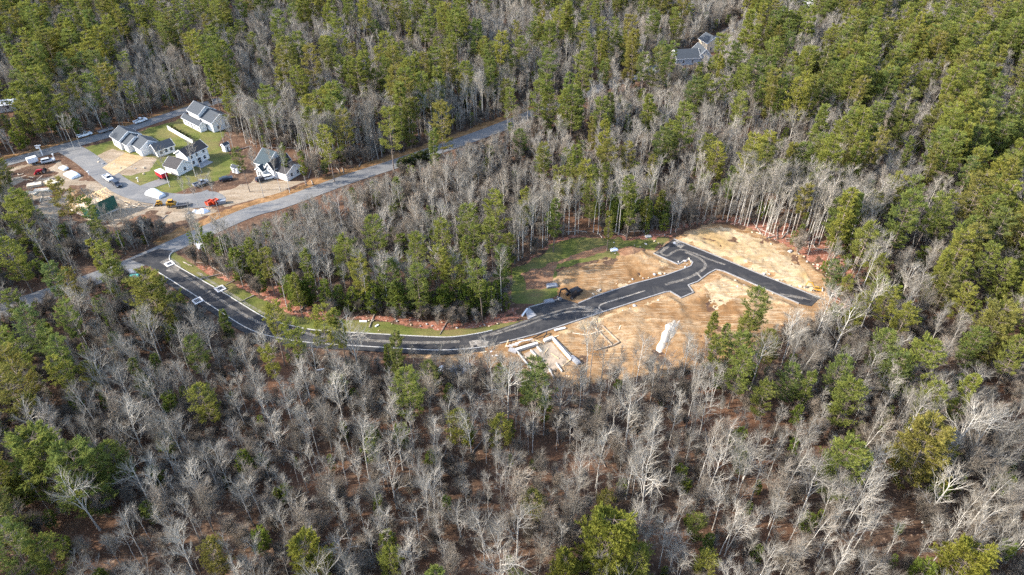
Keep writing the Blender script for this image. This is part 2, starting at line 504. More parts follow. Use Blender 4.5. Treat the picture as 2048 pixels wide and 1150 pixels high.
def trunk_path(r, h, k, lean, wob):
    z = np.linspace(0, 1, k)
    p = np.zeros((k, 3)); p[:, 2] = z * h
    a = r.random() * 6.28
    p[:, 0] = lean * h * z ** 1.5 * math.cos(a) + np.cumsum(r.normal(0, wob, k)) * z
    p[:, 1] = lean * h * z ** 1.5 * math.sin(a) + np.cumsum(r.normal(0, wob, k)) * z
    return p

def cat(parts):
    Vs, Fs, n = [], [], 0
    for V, F in parts:
        Vs.append(V); Fs.append(F + n); n += len(V)
    return np.concatenate(Vs), np.concatenate(Fs)

def bare_tree(seed, h, crown0, ang, reach, n1, n2, n3, n4, stems=1, lean=0.03, r0=0.16, wob=0.10, up=0.5, tw=0.017):
    r = np.random.default_rng(seed)
    trs = []
    for s in range(stems):
        p = trunk_path(r, h * (1 if s == 0 else r.uniform(0.75, 0.98)), 9, lean if s == 0 else r.uniform(0.10, 0.2), 0.13)
        trs.append(p)
    TP = np.stack(trs)
    z = np.linspace(0, 1, 9)
    TR = np.tile(r0 * (1 - 0.86 * z) ** 0.9, (stems, 1)); TR[:, 0] *= 1.35
    prof = lambda t, P: np.interp((t - crown0) / (1 - crown0), [0, 0.25, 0.6, 1.0], [0.75, 1.0, 0.75, 0.35])
    L1, t1, l1 = grow(r, TP, n1, crown0, 0.98, ang, (reach * 0.75, reach * 1.2), 7, up, wob, lens=prof)
    R1 = np.interp(t1, [0, 1], [r0 * 0.5, r0 * 0.26])[:, None] * np.linspace(1, 0.28, 7)[None, :]
    L2, t2, l2 = grow(r, L1, n2, 0.2, 0.96, (22, 46), (reach * 0.32, reach * 0.6), 5, 0.4, 0.11, lens=lambda t, P: 1.15 - 0.55 * t)
    R2 = np.full(len(L2), 0.036)[:, None] * np.linspace(1.1, 0.5, 5)[None, :]
    L3, t3, l3 = grow(r, L2, n3, 0.15, 1.0, (18, 42), (reach * 0.16, reach * 0.36), 3, 0.3, 0.1, lens=lambda t, P: 1.15 - 0.5 * t)
    R3 = np.full(len(L3), tw)[:, None] * np.array([1.15, 0.95, 0.6])[None, :]
    parts = [tubes(L3, R3, 3)]
    if n4:
        L4, t4, l4 = grow(r, L3, n4, 0.25, 1.0, (15, 38), (0.5, 1.1), 2, 0.2, 0.06)
        R4 = np.full(len(L4), tw * 0.72)[:, None] * np.array([1.0, 0.6])[None, :]
        parts.append(tubes(L4, R4, 3))
    tv, tf = cat([tubes(TP, TR, 7)])
    lv, lf = cat([tubes(L1, R1, 5), tubes(L2, R2, 3)])
    cv, cf = cat(parts)
    return (tv, tf), (lv, lf), (cv, cf)

def tufts(r, P, n_per, t0, size, wid, blades, upb, spread):
    """needle sprays along paths: blades as narrow quads"""
    n, kp, _ = P.shape
    t = t0 + (1 - t0) * (np.arange(n_per)[None, :] + r.random((n, n_per))) / n_per
    t = np.minimum(t, 0.999)
    f = t * (kp - 1); i = np.minimum(f.astype(int), kp - 2); f = f - i
    ar = np.arange(n)[:, None]
    S = (P[ar, i] * (1 - f[..., None]) + P[ar, i + 1] * f[..., None]).reshape(-1, 3)
    T = unit(P[ar, i + 1] - P[ar, i]).reshape(-1, 3)
    S = np.repeat(S, blades, 0); T = np.repeat(T, blades, 0)
    m = len(S)
    D = unit(T * 0.7 + np.array([0, 0, upb]) + r.normal(0, spread, (m, 3)))
    L = r.uniform(0.6, 1.25, m) * size
    side = unit(np.cross(D, unit(r.normal(0, 1, (m, 3))))) * (wid * r.uniform(0.6, 1.3, m))[:, None]
    a = S - side * 0.4; b = S + side * 0.4
    c = S + D * (L * 0.6)[:, None] + side; d = S + D * (L * 0.6)[:, None] - side
    e = S + D * L[:, None]
    V = np.stack([a, b, c, e, d], 1).reshape(-1, 3)
    base = np.arange(m)[:, None] * 5
    F = np.concatenate([base + np.array([[0, 1, 2, 4]]), base + np.array([[4, 2, 3, 3]])], 0)
    F = base + np.array([[0, 1, 2, 3]])
    V = np.stack([a, b, c, e], 1).reshape(-1, 3)
    F = np.arange(m)[:, None] * 4 + np.array([[0, 1, 2, 3]])
    return V, F

def pine_tree(seed, h, crown0, width, whorls, per, n2, nt, blades=7, top=0.35, droop=0.0, lean=0.02, size=0.5, wid=0.06, r0=0.19, dead=10, irregular=0.35):
    r = np.random.default_rng(seed)
    TP = trunk_path(r, h, 9, lean, 0.08)[None]
    z = np.linspace(0, 1, 9)
    TR = (r0 * (1 - 0.9 * z))[None]; TR[:, 0] *= 1.3
    n1 = whorls * per
    jit = r.uniform(1 - irregular, 1 + irregular * 0.6, 4096)
    def prof(t, P):
        s = np.clip((t - crown0) / (1 - crown0), 0, 1)
        base = np.interp(s, [0, 0.15, 0.4, 0.75, 1.0], [0.62, 0.95, 1.0, 0.68, top])
        wh = (s * whorls).astype(int)
        return base * jit[(wh * 7) % 4096][:t.shape[0]] * 1.0
    L1, t1, l1 = grow(r, TP, n1, crown0, 0.99, (72, 96), (width * 0.62, width * 1.12), 6, 0.35 - droop, 0.05, lens=prof, whorl=per)
    R1 = np.full(len(L1), 0.05)[:, None] * np.linspace(1.1, 0.35, 6)[None, :]
    L2, t2, l2 = grow(r, L1, n2, 0.28, 1.0, (30, 60), (width * 0.22, width * 0.42), 4, 0.25, 0.08, flat=1.0, lens=lambda t, P: 1.2 - 0.65 * t)
    R2 = np.full(len(L2), 0.02)[:, None] * np.linspace(1.0, 0.5, 4)[None, :]
    nv, nf = cat([tufts(r, L2, nt, 0.2, size, wid, blades, 0.32, 0.34), tufts(r, L1, max(2, nt), 0.6, size, wid, blades, 0.35, 0.34)])
    parts = [tubes(TP, TR, 7)]
    if dead:
        LD, td, ld = grow(r, TP, dead, crown0 * 0.45, crown0, (70, 95), (0.6, 2.0), 3, 0.0, 0.1)
        parts.append(tubes(LD, np.full((len(LD), 3), 0.022), 3))
    tv, tf = cat(parts)
    bv, bf = cat([tubes(L1, R1, 3), tubes(L2, R2, 3)])
    return (tv, tf), (bv, bf), (nv, nf)

def bare_meshes(name, g, bark, twig):
    (tv, tf), (lv, lf), (cv, cf) = g
    limb = M['limb'] if twig == M['twig'] else M['twig']
    t = fast_mesh(name + '_trunk', tv, tf, [bark])
    V, F = cat([(lv, lf), (cv, cf)])
    c = fast_mesh(name + '_crown', V, F, [limb, twig], np.r_[np.zeros(len(lf)), np.ones(len(cf))])
    V, F = cat([(tv, tf), (lv, lf), (cv, cf)])
    w = fast_mesh(name + '_whole', V, F, [bark, limb, twig], np.r_[np.zeros(len(tf)), np.ones(len(lf)), np.full(len(cf), 2)])
    return t, c, w
def pine_meshes(name, g, needle):
    (tv, tf), (bv, bf), (nv, nf) = g
    t = fast_mesh(name + '_trunk', tv, tf, [M['bark_pine']])
    V, F = cat([(bv, bf), (nv, nf)])
    c = fast_mesh(name + '_crown', V, F, [M['bark_pine'], needle], np.r_[np.zeros(len(bf)), np.ones(len(nf))])
    V, F = cat([(tv, tf), (bv, bf), (nv, nf)])
    w = fast_mesh(name + '_whole', V, F, [M['bark_pine'], needle], np.r_[np.zeros(len(tf) + len(bf)), np.ones(len(nf))])
    return t, c, w

# templates: (look, trunk, crown, whole, natural height, crown half width)
BARE, PINE, YOUNG, BRUSH = [], [], [], []
def addb(look, h, w, bark='bark_pale', twig='twig', **k):
    i = len(BARE)
    BARE.append((look, *bare_meshes('bare%d' % i, bare_tree(100 + i, h, **k), M[bark], M[twig]), h, w))
addb('slender bare tree with upswept grey branches', 19, 3.0, crown0=0.42, ang=(28, 45), reach=4.6, n1=12, n2=6, n3=4, n4=1)
addb('tall bare tree with a narrow grey crown', 21, 2.6, crown0=0.5, ang=(25, 42), reach=4.2, n1=11, n2=6, n3=4, n4=1, r0=0.15)
addb('broad-crowned bare tree with pale crooked limbs', 17, 5.0, crown0=0.3, ang=(32, 58), reach=6.6, n1=11, n2=6, n3=4, n4=1, r0=0.22, wob=0.17, up=0.6)
addb('twin-stemmed bare tree with grey upright branches', 18, 3.6, crown0=0.4, ang=(28, 48), reach=4.6, n1=10, n2=6, n3=4, n4=1, stems=2, r0=0.14)
addb('thin bare pole tree with a small twiggy top', 18, 2.0, crown0=0.6, ang=(30, 50), reach=3.2, n1=9, n2=6, n3=4, n4=1, r0=0.11)
addb('bare forked tree with wide grey twiggy crown', 18, 4.2, crown0=0.36, ang=(28, 50), reach=5.6, n1=11, n2=7, n3=4, n4=1, wob=0.14)
addb('bare clump tree with several brown-grey stems', 15, 3.6, bark='twig', twig='twig_brown', crown0=0.3, ang=(25, 45), reach=4.0, n1=8, n2=6, n3=4, n4=1, stems=4, r0=0.10)
addb('leaning bare tree with brownish twigs', 17, 3.4, twig='twig_brown', crown0=0.4, ang=(30, 52), reach=4.8, n1=11, n2=6, n3=4, n4=1, lean=0.16)
addb('bushy bare tree with a dense pinkish-grey crown', 15, 4.4, twig='twig', crown0=0.25, ang=(28, 50), reach=5.0, n1=11, n2=7, n3=4, n4=1, r0=0.17, up=0.7)
def addp(look, h, w, needle='needle', **k):
    i = len(PINE)
    PINE.append((look, *pine_meshes('pine%d' % i, pine_tree(300 + i, h, **k), M[needle]), h, w))
addp('tall pine with layered green plumes', 22, 3.8, crown0=0.36, width=4.1, whorls=10, per=5, n2=9, nt=4, top=0.14, irregular=0.3)
addp('tall pine with a ragged high crown', 23, 3.6, crown0=0.48, width=3.9, whorls=8, per=5, n2=9, nt=4, top=0.2, irregular=0.5, lean=0.05)
addp('full conical pine with dense green boughs', 19, 3.7, crown0=0.22, width=4.1, whorls=11, per=6, n2=9, nt=4, top=0.1)
addp('narrow pine with short green boughs', 20, 2.2, crown0=0.3, width=2.4, whorls=12, per=5, n2=7, nt=4, top=0.12, irregular=0.4)
addp('leaning pine with a lopsided green crown', 21, 3.7, crown0=0.42, width=4.0, whorls=8, per=5, n2=9, nt=4, top=0.2, irregular=0.55, lean=0.10)
addp('broad round-topped pine with heavy spreading boughs', 17, 5.6, crown0=0.14, width=5.4, whorls=12, per=7, n2=10, nt=5, top=0.5, size=0.5, wid=0.075)
addp('yellow-green round-topped pine with dense foliage', 16, 5.0, needle='needle_lime', crown0=0.12, width=4.8, whorls=12, per=7, n2=10, nt=5, top=0.5, size=0.5, wid=0.075)
addp('slim dark spruce with a pointed top', 17, 2.2, crown0=0.10, width=2.5, whorls=18, per=5, n2=7, nt=4, top=0.08, droop=0.35, irregular=0.15)
def addy(look, h, w, needle='needle_young', **k):
    i = len(YOUNG)
    YOUNG.append((look, *pine_meshes('young%d' % i, pine_tree(500 + i, h, **k), M[needle]), h, w))
addy('small young fir with bright green boughs', 7, 1.6, crown0=0.06, width=1.7, whorls=11, per=5, n2=5, nt=3, top=0.1, r0=0.07, dead=0, size=0.34, wid=0.06, irregular=0.2)
addy('small young pine with soft open boughs', 6, 1.6, crown0=0.12, width=1.7, whorls=8, per=5, n2=5, nt=3, top=0.25, r0=0.06, dead=0, size=0.4, wid=0.05)
addy('thin sapling fir with sparse yellow-green boughs', 9, 1.3, crown0=0.12, width=1.4, whorls=11, per=4, n2=4, nt=3, top=0.15, r0=0.07, dead=0, size=0.34, wid=0.06)
for i, (h, st, tw) in enumerate([(6.5, 3, 'twig'), (5, 5, 'twig_brown'), (8, 2, 'twig_brown'), (4, 6, 'twig_brown')]):
    g = bare_tree(700 + i, h, 0.2, (25, 45), h * 0.28, 7, 5, 5, 2, stems=st, r0=0.045, tw=0.013, wob=0.12)
    BRUSH.append(('brush', *bare_meshes('brush%d' % i, g, M[tw], M[tw]), h, 1.4))

def scatter_stuff(name, tmpl, X, label, cat):
    """one 'stuff' object: geometry nodes put whole-tree instances on points. X rows: x,y,z,scale,rot,variant"""
    coll = bpy.data.collections.new(name + '_kinds')
    for i, t in enumerate(tmpl):
        o = bpy.data.objects.new('%s_kind_%02d' % (name, i), t[3])
        coll.objects.link(o)
    me = bpy.data.meshes.new(name)
    me.vertices.add(len(X)); me.vertices.foreach_set('co', np.asarray(X[:, :3], np.float32).ravel())
    for an, ty, dat in (('scl', 'FLOAT', X[:, 3]), ('rz', 'FLOAT', X[:, 4]), ('vid', 'INT', X[:, 5])):
        a = me.attributes.new(an, ty, 'POINT')
        a.data.foreach_set('value', np.asarray(dat, np.int32 if ty == 'INT' else np.float32))
    o = bpy.data.objects.new(name, me); COL.objects.link(o)
    ng = bpy.data.node_groups.new(name, 'GeometryNodeTree')
    ng.interface.new_socket('Geometry', in_out='INPUT', socket_type='NodeSocketGeometry')
    ng.interface.new_socket('Geometry', in_out='OUTPUT', socket_type='NodeSocketGeometry')
    gi = ng.nodes.new('NodeGroupInput'); go = ng.nodes.new('NodeGroupOutput')
    iop = ng.nodes.new('GeometryNodeInstanceOnPoints')
    ci = ng.nodes.new('GeometryNodeCollectionInfo')
    ci.inputs['Collection'].default_value = coll
    ci.inputs['Separate Children'].default_value = True
    ci.inputs['Reset Children'].default_value = True
    def attr(n, ty):
        a = ng.nodes.new('GeometryNodeInputNamedAttribute'); a.data_type = ty; a.inputs[0].default_value = n
        return [s for s in a.outputs if s.enabled and s.name == 'Attribute'][0]
    cx = ng.nodes.new('ShaderNodeCombineXYZ')
    ng.links.new(attr('rz', 'FLOAT'), cx.inputs[2])
    m2p = ng.nodes.new('GeometryNodeMeshToPoints')
    ng.links.new(gi.outputs[0], m2p.inputs[0])
    ng.links.new(m2p.outputs[0], iop.inputs['Points'])
    ng.links.new(ci.outputs[0], iop.inputs['Instance'])
    iop.inputs['Pick Instance'].default_value = True
    ng.links.new(attr('vid', 'INT'), iop.inputs['Instance Index'])
    ng.links.new(cx.outputs[0], iop.inputs['Rotation'])
    ng.links.new(attr('scl', 'FLOAT'), iop.inputs['Scale'])
    ng.links.new(iop.outputs[0], go.inputs[0])
    md = o.modifiers.new('scatter', 'NODES'); md.node_group = ng
    o['kind'] = 'stuff'; o['label'] = label; o['category'] = cat
    return o
# ------------------------------------------------------------------ plan lines of the site
RU = smooth(GP([(347, 503), (339, 513), (345, 527), (395, 557), (439, 582), (524, 634), (555, 646), (587, 654), (633, 662), (710, 667), (781, 671), (836, 674), (893, 676), (935, 672), (985, 662), (1047, 642), (1073, 632)]), 5)
RL = smooth(GP([(300, 534), (356, 569), (434, 619), (486, 652), (523, 668), (570, 679), (633, 687), (726, 693), (809, 698), (880, 701), (956, 696), (1006, 687), (1072, 670), (1203, 626), (1328, 586)]), 5)
ROAD_A = np.concatenate([GP([(318, 498)]), RU, GP([(1058, 616), (1125, 598), (1157, 608)]),
                         smooth(GP([(1157, 608), (1193, 593), (1266, 569), (1328, 553), (1362, 541)]), 3)[1:],
                         smooth(GP([(1362, 541), (1382, 533), (1386, 525), (1378, 519), (1366, 523), (1356, 529)]), 4)[1:],
                         GP([(1307, 507), (1347, 479), (1427, 511), (1511, 546), (1639, 597), (1622, 613), (1597, 608), (1511, 571), (1448, 544)]),
                         smooth(GP([(1440, 541), (1430, 540), (1417, 548), (1396, 564), (1378, 570)]), 3),
                         GP([(1376, 573), (1388, 586), (1362, 597), (1340, 584)]), RL[::-1], GP([(262, 520)])])
MAIN = smooth(GP([(-120, 665), (60, 602), (150, 572), (250, 534), (320, 504), (400, 468), (500, 425), (560, 408), (640, 379), (700, 357), (800, 325), (915, 286), (1000, 255), (1090, 218), (1190, 180), (1290, 145), (1370, 115), (1425, 85), (1480, 50), (1560, 5)]), 5)
SUBR = smooth(GP([(-160, 372), (-60, 345), (0, 329), (60, 313), (130, 294), (200, 274), (270, 254), (340, 231), (400, 212), (470, 193), (560, 172), (700, 130), (860, 80), (1000, 40)]), 5)
STREET = smooth(GP([(128, 292), (160, 310), (184, 327), (207, 347), (235, 368), (272, 386), (315, 396), (360, 400), (400, 396), (425, 388)]), 5)
CAR_DRIVE = smooth(GP([(272, 384), (300, 372), (335, 360)]), 4)
A_DRIVE = GP([(205, 336), (252, 306), (288, 316), (228, 352)])

LAWN_STRIP = np.concatenate([GP([(350, 503)]), RU[4:-2], GP([(1052, 638)]), GP([(1000, 648), (945, 655), (880, 660), (814, 652), (778, 643), (704, 639), (640, 640), (585, 630), (528, 599), (506, 588), (461, 565), (411, 545), (378, 521), (356, 508)])])
LAWN_BACK = GP([(1022, 548), (1025, 537), (1068, 518), (1105, 486), (1156, 472), (1214, 474), (1253, 480), (1285, 477), (1324, 469), (1347, 476), (1308, 500), (1262, 506), (1200, 520), (1117, 540), (1118, 560), (1126, 586), (1107, 600), (1058, 613), (1023, 606), (1020, 576)])
BROWN = GP([(1042, 548), (1085, 532), (1150, 505), (1210, 491), (1222, 501), (1180, 513), (1120, 530), (1106, 557), (1117, 572), (1080, 578), (1048, 587)])
DIRT = GP([(815, 706), (880, 708), (1000, 690), (1110, 600), (1108, 562), (1117, 538), (1200, 518), (1262, 505), (1310, 502), (1347, 477), (1385, 455), (1440, 446), (1500, 459), (1565, 488), (1610, 515), (1650, 548), (1662, 585), (1665, 620), (1645, 650), (1600, 668), (1540, 690), (1480, 705), (1400, 735), (1300, 752), (1200, 765), (1120, 775), (1050, 765), (1000, 735), (930, 722), (820, 718)])
SAND = GP([(1352, 481), (1392, 458), (1440, 450), (1490, 461), (1545, 488), (1590, 520), (1625, 548), (1640, 580), (1637, 595), (1511, 544), (1428, 509)])
SAND2 = GP([(1290, 560), (1180, 600), (1160, 600), (1185, 585), (1270, 550), (1320, 520), (1352, 533)])
SAND3 = GP([(1100, 668), (1200, 632), (1320, 592), (1345, 594), (1300, 618), (1230, 640), (1160, 668), (1110, 682)])
SAND4 = GP([(1400, 570), (1420, 552), (1440, 547), (1500, 572), (1590, 612), (1560, 622), (1490, 600), (1440, 620), (1400, 600)])
REDRIM = GP([(1060, 520), (1100, 482), (1150, 466), (1260, 470), (1330, 458), (1400, 440), (1470, 432), (1560, 440), (1660, 470), (1720, 510), (1740, 560), (1700, 610), (1660, 650), (1640, 640), (1668, 600), (1660, 570), (1600, 512), (1500, 455), (1440, 444), (1385, 452), (1345, 478), (1300, 484), (1250, 483), (1150, 478), (1108, 492), (1070, 525), (1026, 542), (1010, 545)])
REDRIM2 = GP([(704, 643), (690, 628), (760, 625), (880, 638), (960, 640), (1020, 612), (1050, 622), (1054, 640), (1000, 652), (945, 658), (880, 664), (814, 657), (778, 647)])
REDRIM3 = GP([(378, 521), (400, 525), (450, 540), (500, 555), (560, 575), (620, 600), (690, 625), (710, 640), (640, 642), (585, 633), (528, 603), (506, 592), (461, 569), (411, 549)])
VERGE = ribbon(MAIN[20:70], 8.0, 2.0)
LAWN_H = GP([(140, 300), (200, 288), (330, 246), (380, 233), (450, 262), (440, 288), (478, 330), (440, 360), (400, 372), (340, 388), (290, 380), (240, 360), (205, 338)])
DIRT_A = GP([(180, 318), (225, 298), (285, 312), (315, 318), (300, 342), (262, 352), (225, 350), (195, 335)])
DIRT_E = GP([(5, 345), (60, 326), (122, 322), (168, 362), (212, 368), (255, 392), (300, 405), (360, 408), (440, 420), (400, 437), (330, 445), (262, 468), (205, 482), (150, 455), (60, 425)])
DIRT_D = GP([(420, 402), (440, 382), (500, 366), (520, 350), (565, 362), (612, 362), (560, 386), (500, 402), (450, 414)])
HOUSES = GP([(100, 300), (200, 272), (340, 230), (400, 222), (470, 262), (500, 300), (600, 300), (625, 362), (560, 392), (440, 428), (330, 450), (200, 486), (60, 430), (0, 345)])

# protected plan areas in the survey sheet (kept visible from the air by the low growth round them)
PROT_SITE = np.array([(339, 505), (360, 500), (378, 520), (411, 545), (461, 566), (528, 600), (600, 632), (704, 640), (814, 653), (900, 658), (1000, 648), (1020, 610), (1022, 560), (1025, 535), (1068, 515), (1105, 486), (1156, 470), (1253, 478), (1345, 470), (1390, 452), (1440, 445), (1500, 460), (1600, 515), (1650, 560), (1645, 615), (1590, 640), (1540, 650), (1450, 668), (1350, 680), (1250, 690), (1150, 692), (1060, 692), (1000, 700), (880, 714), (720, 702), (630, 695), (523, 675), (434, 625), (308, 548)], float)
PROT_MAIN = np.array([(250, 545), (242, 525), (350, 478), (428, 436), (538, 402), (637, 368), (700, 345), (791, 319), (913, 278), (992, 250), (1000, 264), (915, 296), (800, 335), (700, 368), (560, 420), (480, 455), (400, 488), (330, 520)], float)
PROT_HOUSE = np.array([(20, 335), (120, 290), (220, 255), (370, 205), (440, 208), (450, 262), (500, 295), (600, 295), (610, 362), (560, 392), (440, 412), (430, 432), (330, 440), (240, 412), (170, 380)], float)

# ------------------------------------------------------------------ ground, soil, lawns, roads
def axis_pts(lo, hi, c0, c1, step):
    return np.unique(np.r_[np.linspace(lo, c0, 8), np.arange(c0, c1 + 0.1, step), np.linspace(c1, hi, 8)])
gx = axis_pts(-3000, 3000, -450, 450, 10.0); gy = axis_pts(-1500, 4500, 0, 700, 10.0)
XX, YY = np.meshgrid(gx, gy, indexing='ij')
idx = np.arange(XX.size).reshape(XX.shape)
gF = np.stack([idx[:-1, :-1], idx[1:, :-1], idx[1:, 1:], idx[:-1, 1:]], -1).reshape(-1, 4)
gme = fast_mesh('ground', np.stack([XX.ravel(), YY.ravel(), np.zeros(XX.size)], 1), gF, [M['litter']])
ground = bpy.data.objects.new('ground', gme); COL.objects.link(ground); structure(ground)

def patch(name, poly, mat, base, cell=0.6, rag=0.8, relief=None, nsc=0.35, dive=0.14):
    lo = poly.min(0) - 2; hi = poly.max(0) + 2
    xs = np.arange(lo[0], hi[0], cell); ys = np.arange(lo[1], hi[1], cell)
    X, Y = np.meshgrid(xs, ys, indexing='ij')
    P = np.stack([X.ravel(), Y.ravel()], 1)
    sd = sdist(P, poly)
    rg = sd + (fbm(P[:, 0] * nsc, P[:, 1] * nsc, 4) - 0.5) * 4 * rag
    z = -dive + (base + dive) * sstep(-0.6, 0.5, rg) + 0.02 * (fbm(P[:, 0] * 1.1, P[:, 1] * 1.1, 2) - 0.5)
    if relief is not None:
        z = z + relief(P, sd) * sstep(0.0, 2.0, rg)
    keep = rg > -1.4
    I = np.arange(X.size).reshape(X.shape)
    F = np.stack([I[:-1, :-1], I[1:, :-1], I[1:, 1:], I[:-1, 1:]], -1).reshape(-1, 4)
    F = F[keep[F].all(1)]
    used = np.unique(F); remap = np.full(X.size, -1); remap[used] = np.arange(len(used))
    me = fast_mesh(name, np.stack([P[used, 0], P[used, 1], z[used]], 1), remap[F], [mat])
    me.polygons.foreach_set('use_smooth', [True] * len(me.polygons))
    o = bpy.data.objects.new(name, me); COL.objects.link(o)
    return structure(o)

FOUND = GP([(1022, 690), (1100, 668), (1150, 725), (1075, 765)])
def dirt_relief(P, sd):
    dr = -sdist(P, ROAD_A)
    df = -sdist(P, FOUND)
    a = (fbm(P[:, 0] * 0.16, P[:, 1] * 0.16, 4) - 0.5) * 1.3 + (fbm(P[:, 0] * 0.9 + 40, P[:, 1] * 0.9, 3) - 0.5) * 0.45
    ridge = np.exp(-((dr - 3.2) / 1.1) ** 2) * (fbm(P[:, 0] * 0.5 + 9, P[:, 1] * 0.5, 3) - 0.25) * 0.9
    rut = 0.07 * sstep(0.45, 0.62, fbm(P[:, 0] * 0.07 + 31, P[:, 1] * 0.07, 2)) * np.sin((P[:, 0] * 0.55 + P[:, 1] * 0.83 + 6 * fbm(P[:, 0] * 0.04, P[:, 1] * 0.04, 2)) * 2.6)
    k = sstep(0.8, 3.5, dr) * sstep(-1.0, 2.0, df)
    return np.where(dr < 0, -0.05, (a + ridge + rut) * k + 0.25 * k)
patch('dirt_lot', DIRT, M['dirt'], 0.06, 0.55, 1.3, dirt_relief)
def sand_rel(P, sd):
    return dirt_relief(P, sd) + 0.06
patch('sand_lot', SAND, M['sand'], 0.06, 0.5, 1.0, sand_rel)
for S in (SAND2, SAND3, SAND4):
    patch('sand_patch', S, M['sand'], 0.03, 0.5, 1.6, sand_rel, 0.3)
for R_ in (REDRIM, REDRIM2, REDRIM3):
    patch('red_leaf_litter', R_, M['litter_red'], 0.03, 0.8, 1.5, lambda P, sd: (fbm(P[:, 0] * 0.5, P[:, 1] * 0.5, 3) - 0.5) * 0.3)
patch('lawn', LAWN_STRIP, M['lawn'], 0.07, 0.7, 0.25)
patch('lawn', LAWN_BACK, M['lawn'], 0.06, 0.7, 0.9)
patch('seeded_soil', BROWN, M['brown_soil'], 0.10, 0.7, 0.7)
patch('verge', VERGE, M['verge'], 0.05, 1.0, 1.2)
patch('verge', ribbon(SUBR[5:45], 6.5, 3.0), M['verge'], 0.05, 1.0, 1.0)
patch('lawn', LAWN_H, M['lawn'], 0.06, 0.9, 0.8)
patch('seeded_soil', DIRT_A, M['yard'], 0.11, 0.8, 0.5)
patch('dirt_yard', DIRT_E, M['yard'], 0.05, 0.8, 1.3, lambda P, sd: (fbm(P[:, 0] * 0.2, P[:, 1] * 0.2, 3) - 0.5) * 0.9 * sstep(1, 6, -sdist(P, ribbon(STREET, 5.0))))
patch('dirt_yard', DIRT_D, M['yard'], 0.09, 0.8, 0.6)

main_road = structure(slab('main_road', ribbon(MAIN, 3.6), -0.1, 0.12, M['old_asphalt']))
structure(slab('side_road', ribbon(SUBR, 3.2), -0.1, 0.12, M['old_asphalt']))
structure(slab('street', ribbon(STREET, 4.0), -0.1, 0.135, M['old_asphalt']))
structure(slab('cul_de_sac', smooth(GP([(350, 405), (385, 388), (430, 384), (452, 398), (430, 412), (380, 416)]), 4, True), -0.1, 0.15, M['old_asphalt']))
structure(slab('driveway', ribbon(CAR_DRIVE, 2.6), -0.1, 0.16, M['old_asphalt']))
structure(slab('gravel_driveway', A_DRIVE, -0.1, 0.17, M['sand']))
road = structure(slab('new_road', ROAD_A, -0.1, 0.15, M['new_asphalt']))
# asphalt footpath outside the lower kerb
structure(line_strip('footpath', RL[3:52], -0.32, -1.75, -0.1, 0.24, M['path_asphalt']))
# kerbs
structure(line_strip('kerb', RU[:-10], 0.0, 0.22, -0.05, 0.33, M['kerb']))
structure(line_strip('kerb', RL[2:53], -0.0, -0.22, -0.05, 0.33, M['kerb']))
for pts in ([(1000, 688), (1072, 670), (1203, 626), (1328, 586), (1340, 584), (1362, 597), (1388, 586)],
            [(1597, 608), (1511, 571), (1448, 544), (1432, 540), (1417, 548), (1396, 564), (1377, 571), (1388, 586)][::-1],
            [(1157, 608), (1193, 593), (1266, 569), (1328, 553), (1362, 541), (1382, 533), (1386, 525), (1378, 519), (1366, 523), (1356, 529), (1307, 507)],
            [(1347, 479), (1427, 511), (1511, 546), (1639, 597)],
            [(1073, 632), (1058, 616), (1125, 598)]):
    L = GP(pts)
    L = np.concatenate([np.linspace(L[i], L[i + 1], 4, endpoint=False) for i in range(len(L) - 1)] + [L[-1:]])
    structure(line_strip('kerb', L, 0.30, -0.06, -0.05, 0.27, M['kerb_grey']))
# dust left by tyres: thin broken films on the asphalt
m, nt, out = nmat('road_dust')
dn = noise(nt, geo_pos(nt), 1.2, 5, 0.7)
p = finish(nt, out, ramp(nt, dn, [(0.3, (0.26, 0.23, 0.19)), (0.7, (0.42, 0.38, 0.33))]), 0.95, spec=0.1)
am = noise(nt, geo_pos(nt), 0.7, 6, 0.75)
nt.links.new(mrange(nt, am, 0.34, 0.66, 0.06, 0.62), p.inputs['Alpha'])
M['dust'] = m
m2 = m.copy(); M['dust_thick'] = m2
for n_ in m2.node_tree.nodes:
    if n_.type == 'MAP_RANGE':
        n_.inputs[1].default_value = 0.30; n_.inputs[2].default_value = 0.6; n_.inputs[3].default_value = 0.15; n_.inputs[4].default_value = 0.9
def dust(pts, w, mat='dust', z=0.155):
    L = smooth(GP(pts), 6)
    A = offset(L, w / 2); B = offset(L, -w / 2)
    n = len(L)
    V = [(p[0], p[1], z) for p in A] + [(p[0], p[1], z) for p in B]
    mesh_obj('dust_track', V, [(i, n + i, n + i + 1, i + 1) for i in range(n - 1)], M[mat], road)
dust([(1206, 624), (1198, 616), (1202, 610), (1215, 605), (1245, 596), (1290, 582)], 0.45, 'dust_thick', 0.156)
dust([(1206, 626), (1190, 618), (1160, 614), (1120, 622), (1060, 640), (1000, 662), (960, 676)], 0.6, 'dust', 0.157)
dust([(1204, 627), (1180, 624), (1140, 624), (1090, 637), (1040, 655), (980, 672)], 0.6, 'dust', 0.158)
dust([(1205, 627), (1192, 623), (1172, 618), (1155, 614), (1148, 608)], 1.2, 'dust', 0.159)
dust([(1200, 628), (1180, 629), (1165, 632)], 0.8, 'dust', 0.160)
dust([(1330, 496), (1322, 507), (1334, 512), (1346, 505), (1362, 500), (1390, 508), (1420, 520), (1450, 530)], 0.8, 'dust', 0.156)
dust([(1312, 506), (1325, 502), (1338, 492)], 1.0, 'dust', 0.157)
dust([(1370, 505), (1400, 518), (1410, 535), (1380, 555), (1330, 570)], 0.9, 'dust', 0.158)
dust([(1392, 545), (1402, 556)], 0.5, 'dust_thick', 0.159)
dust([(940, 690), (958, 687), (975, 690)], 2.6, 'dust_thick', 0.156)
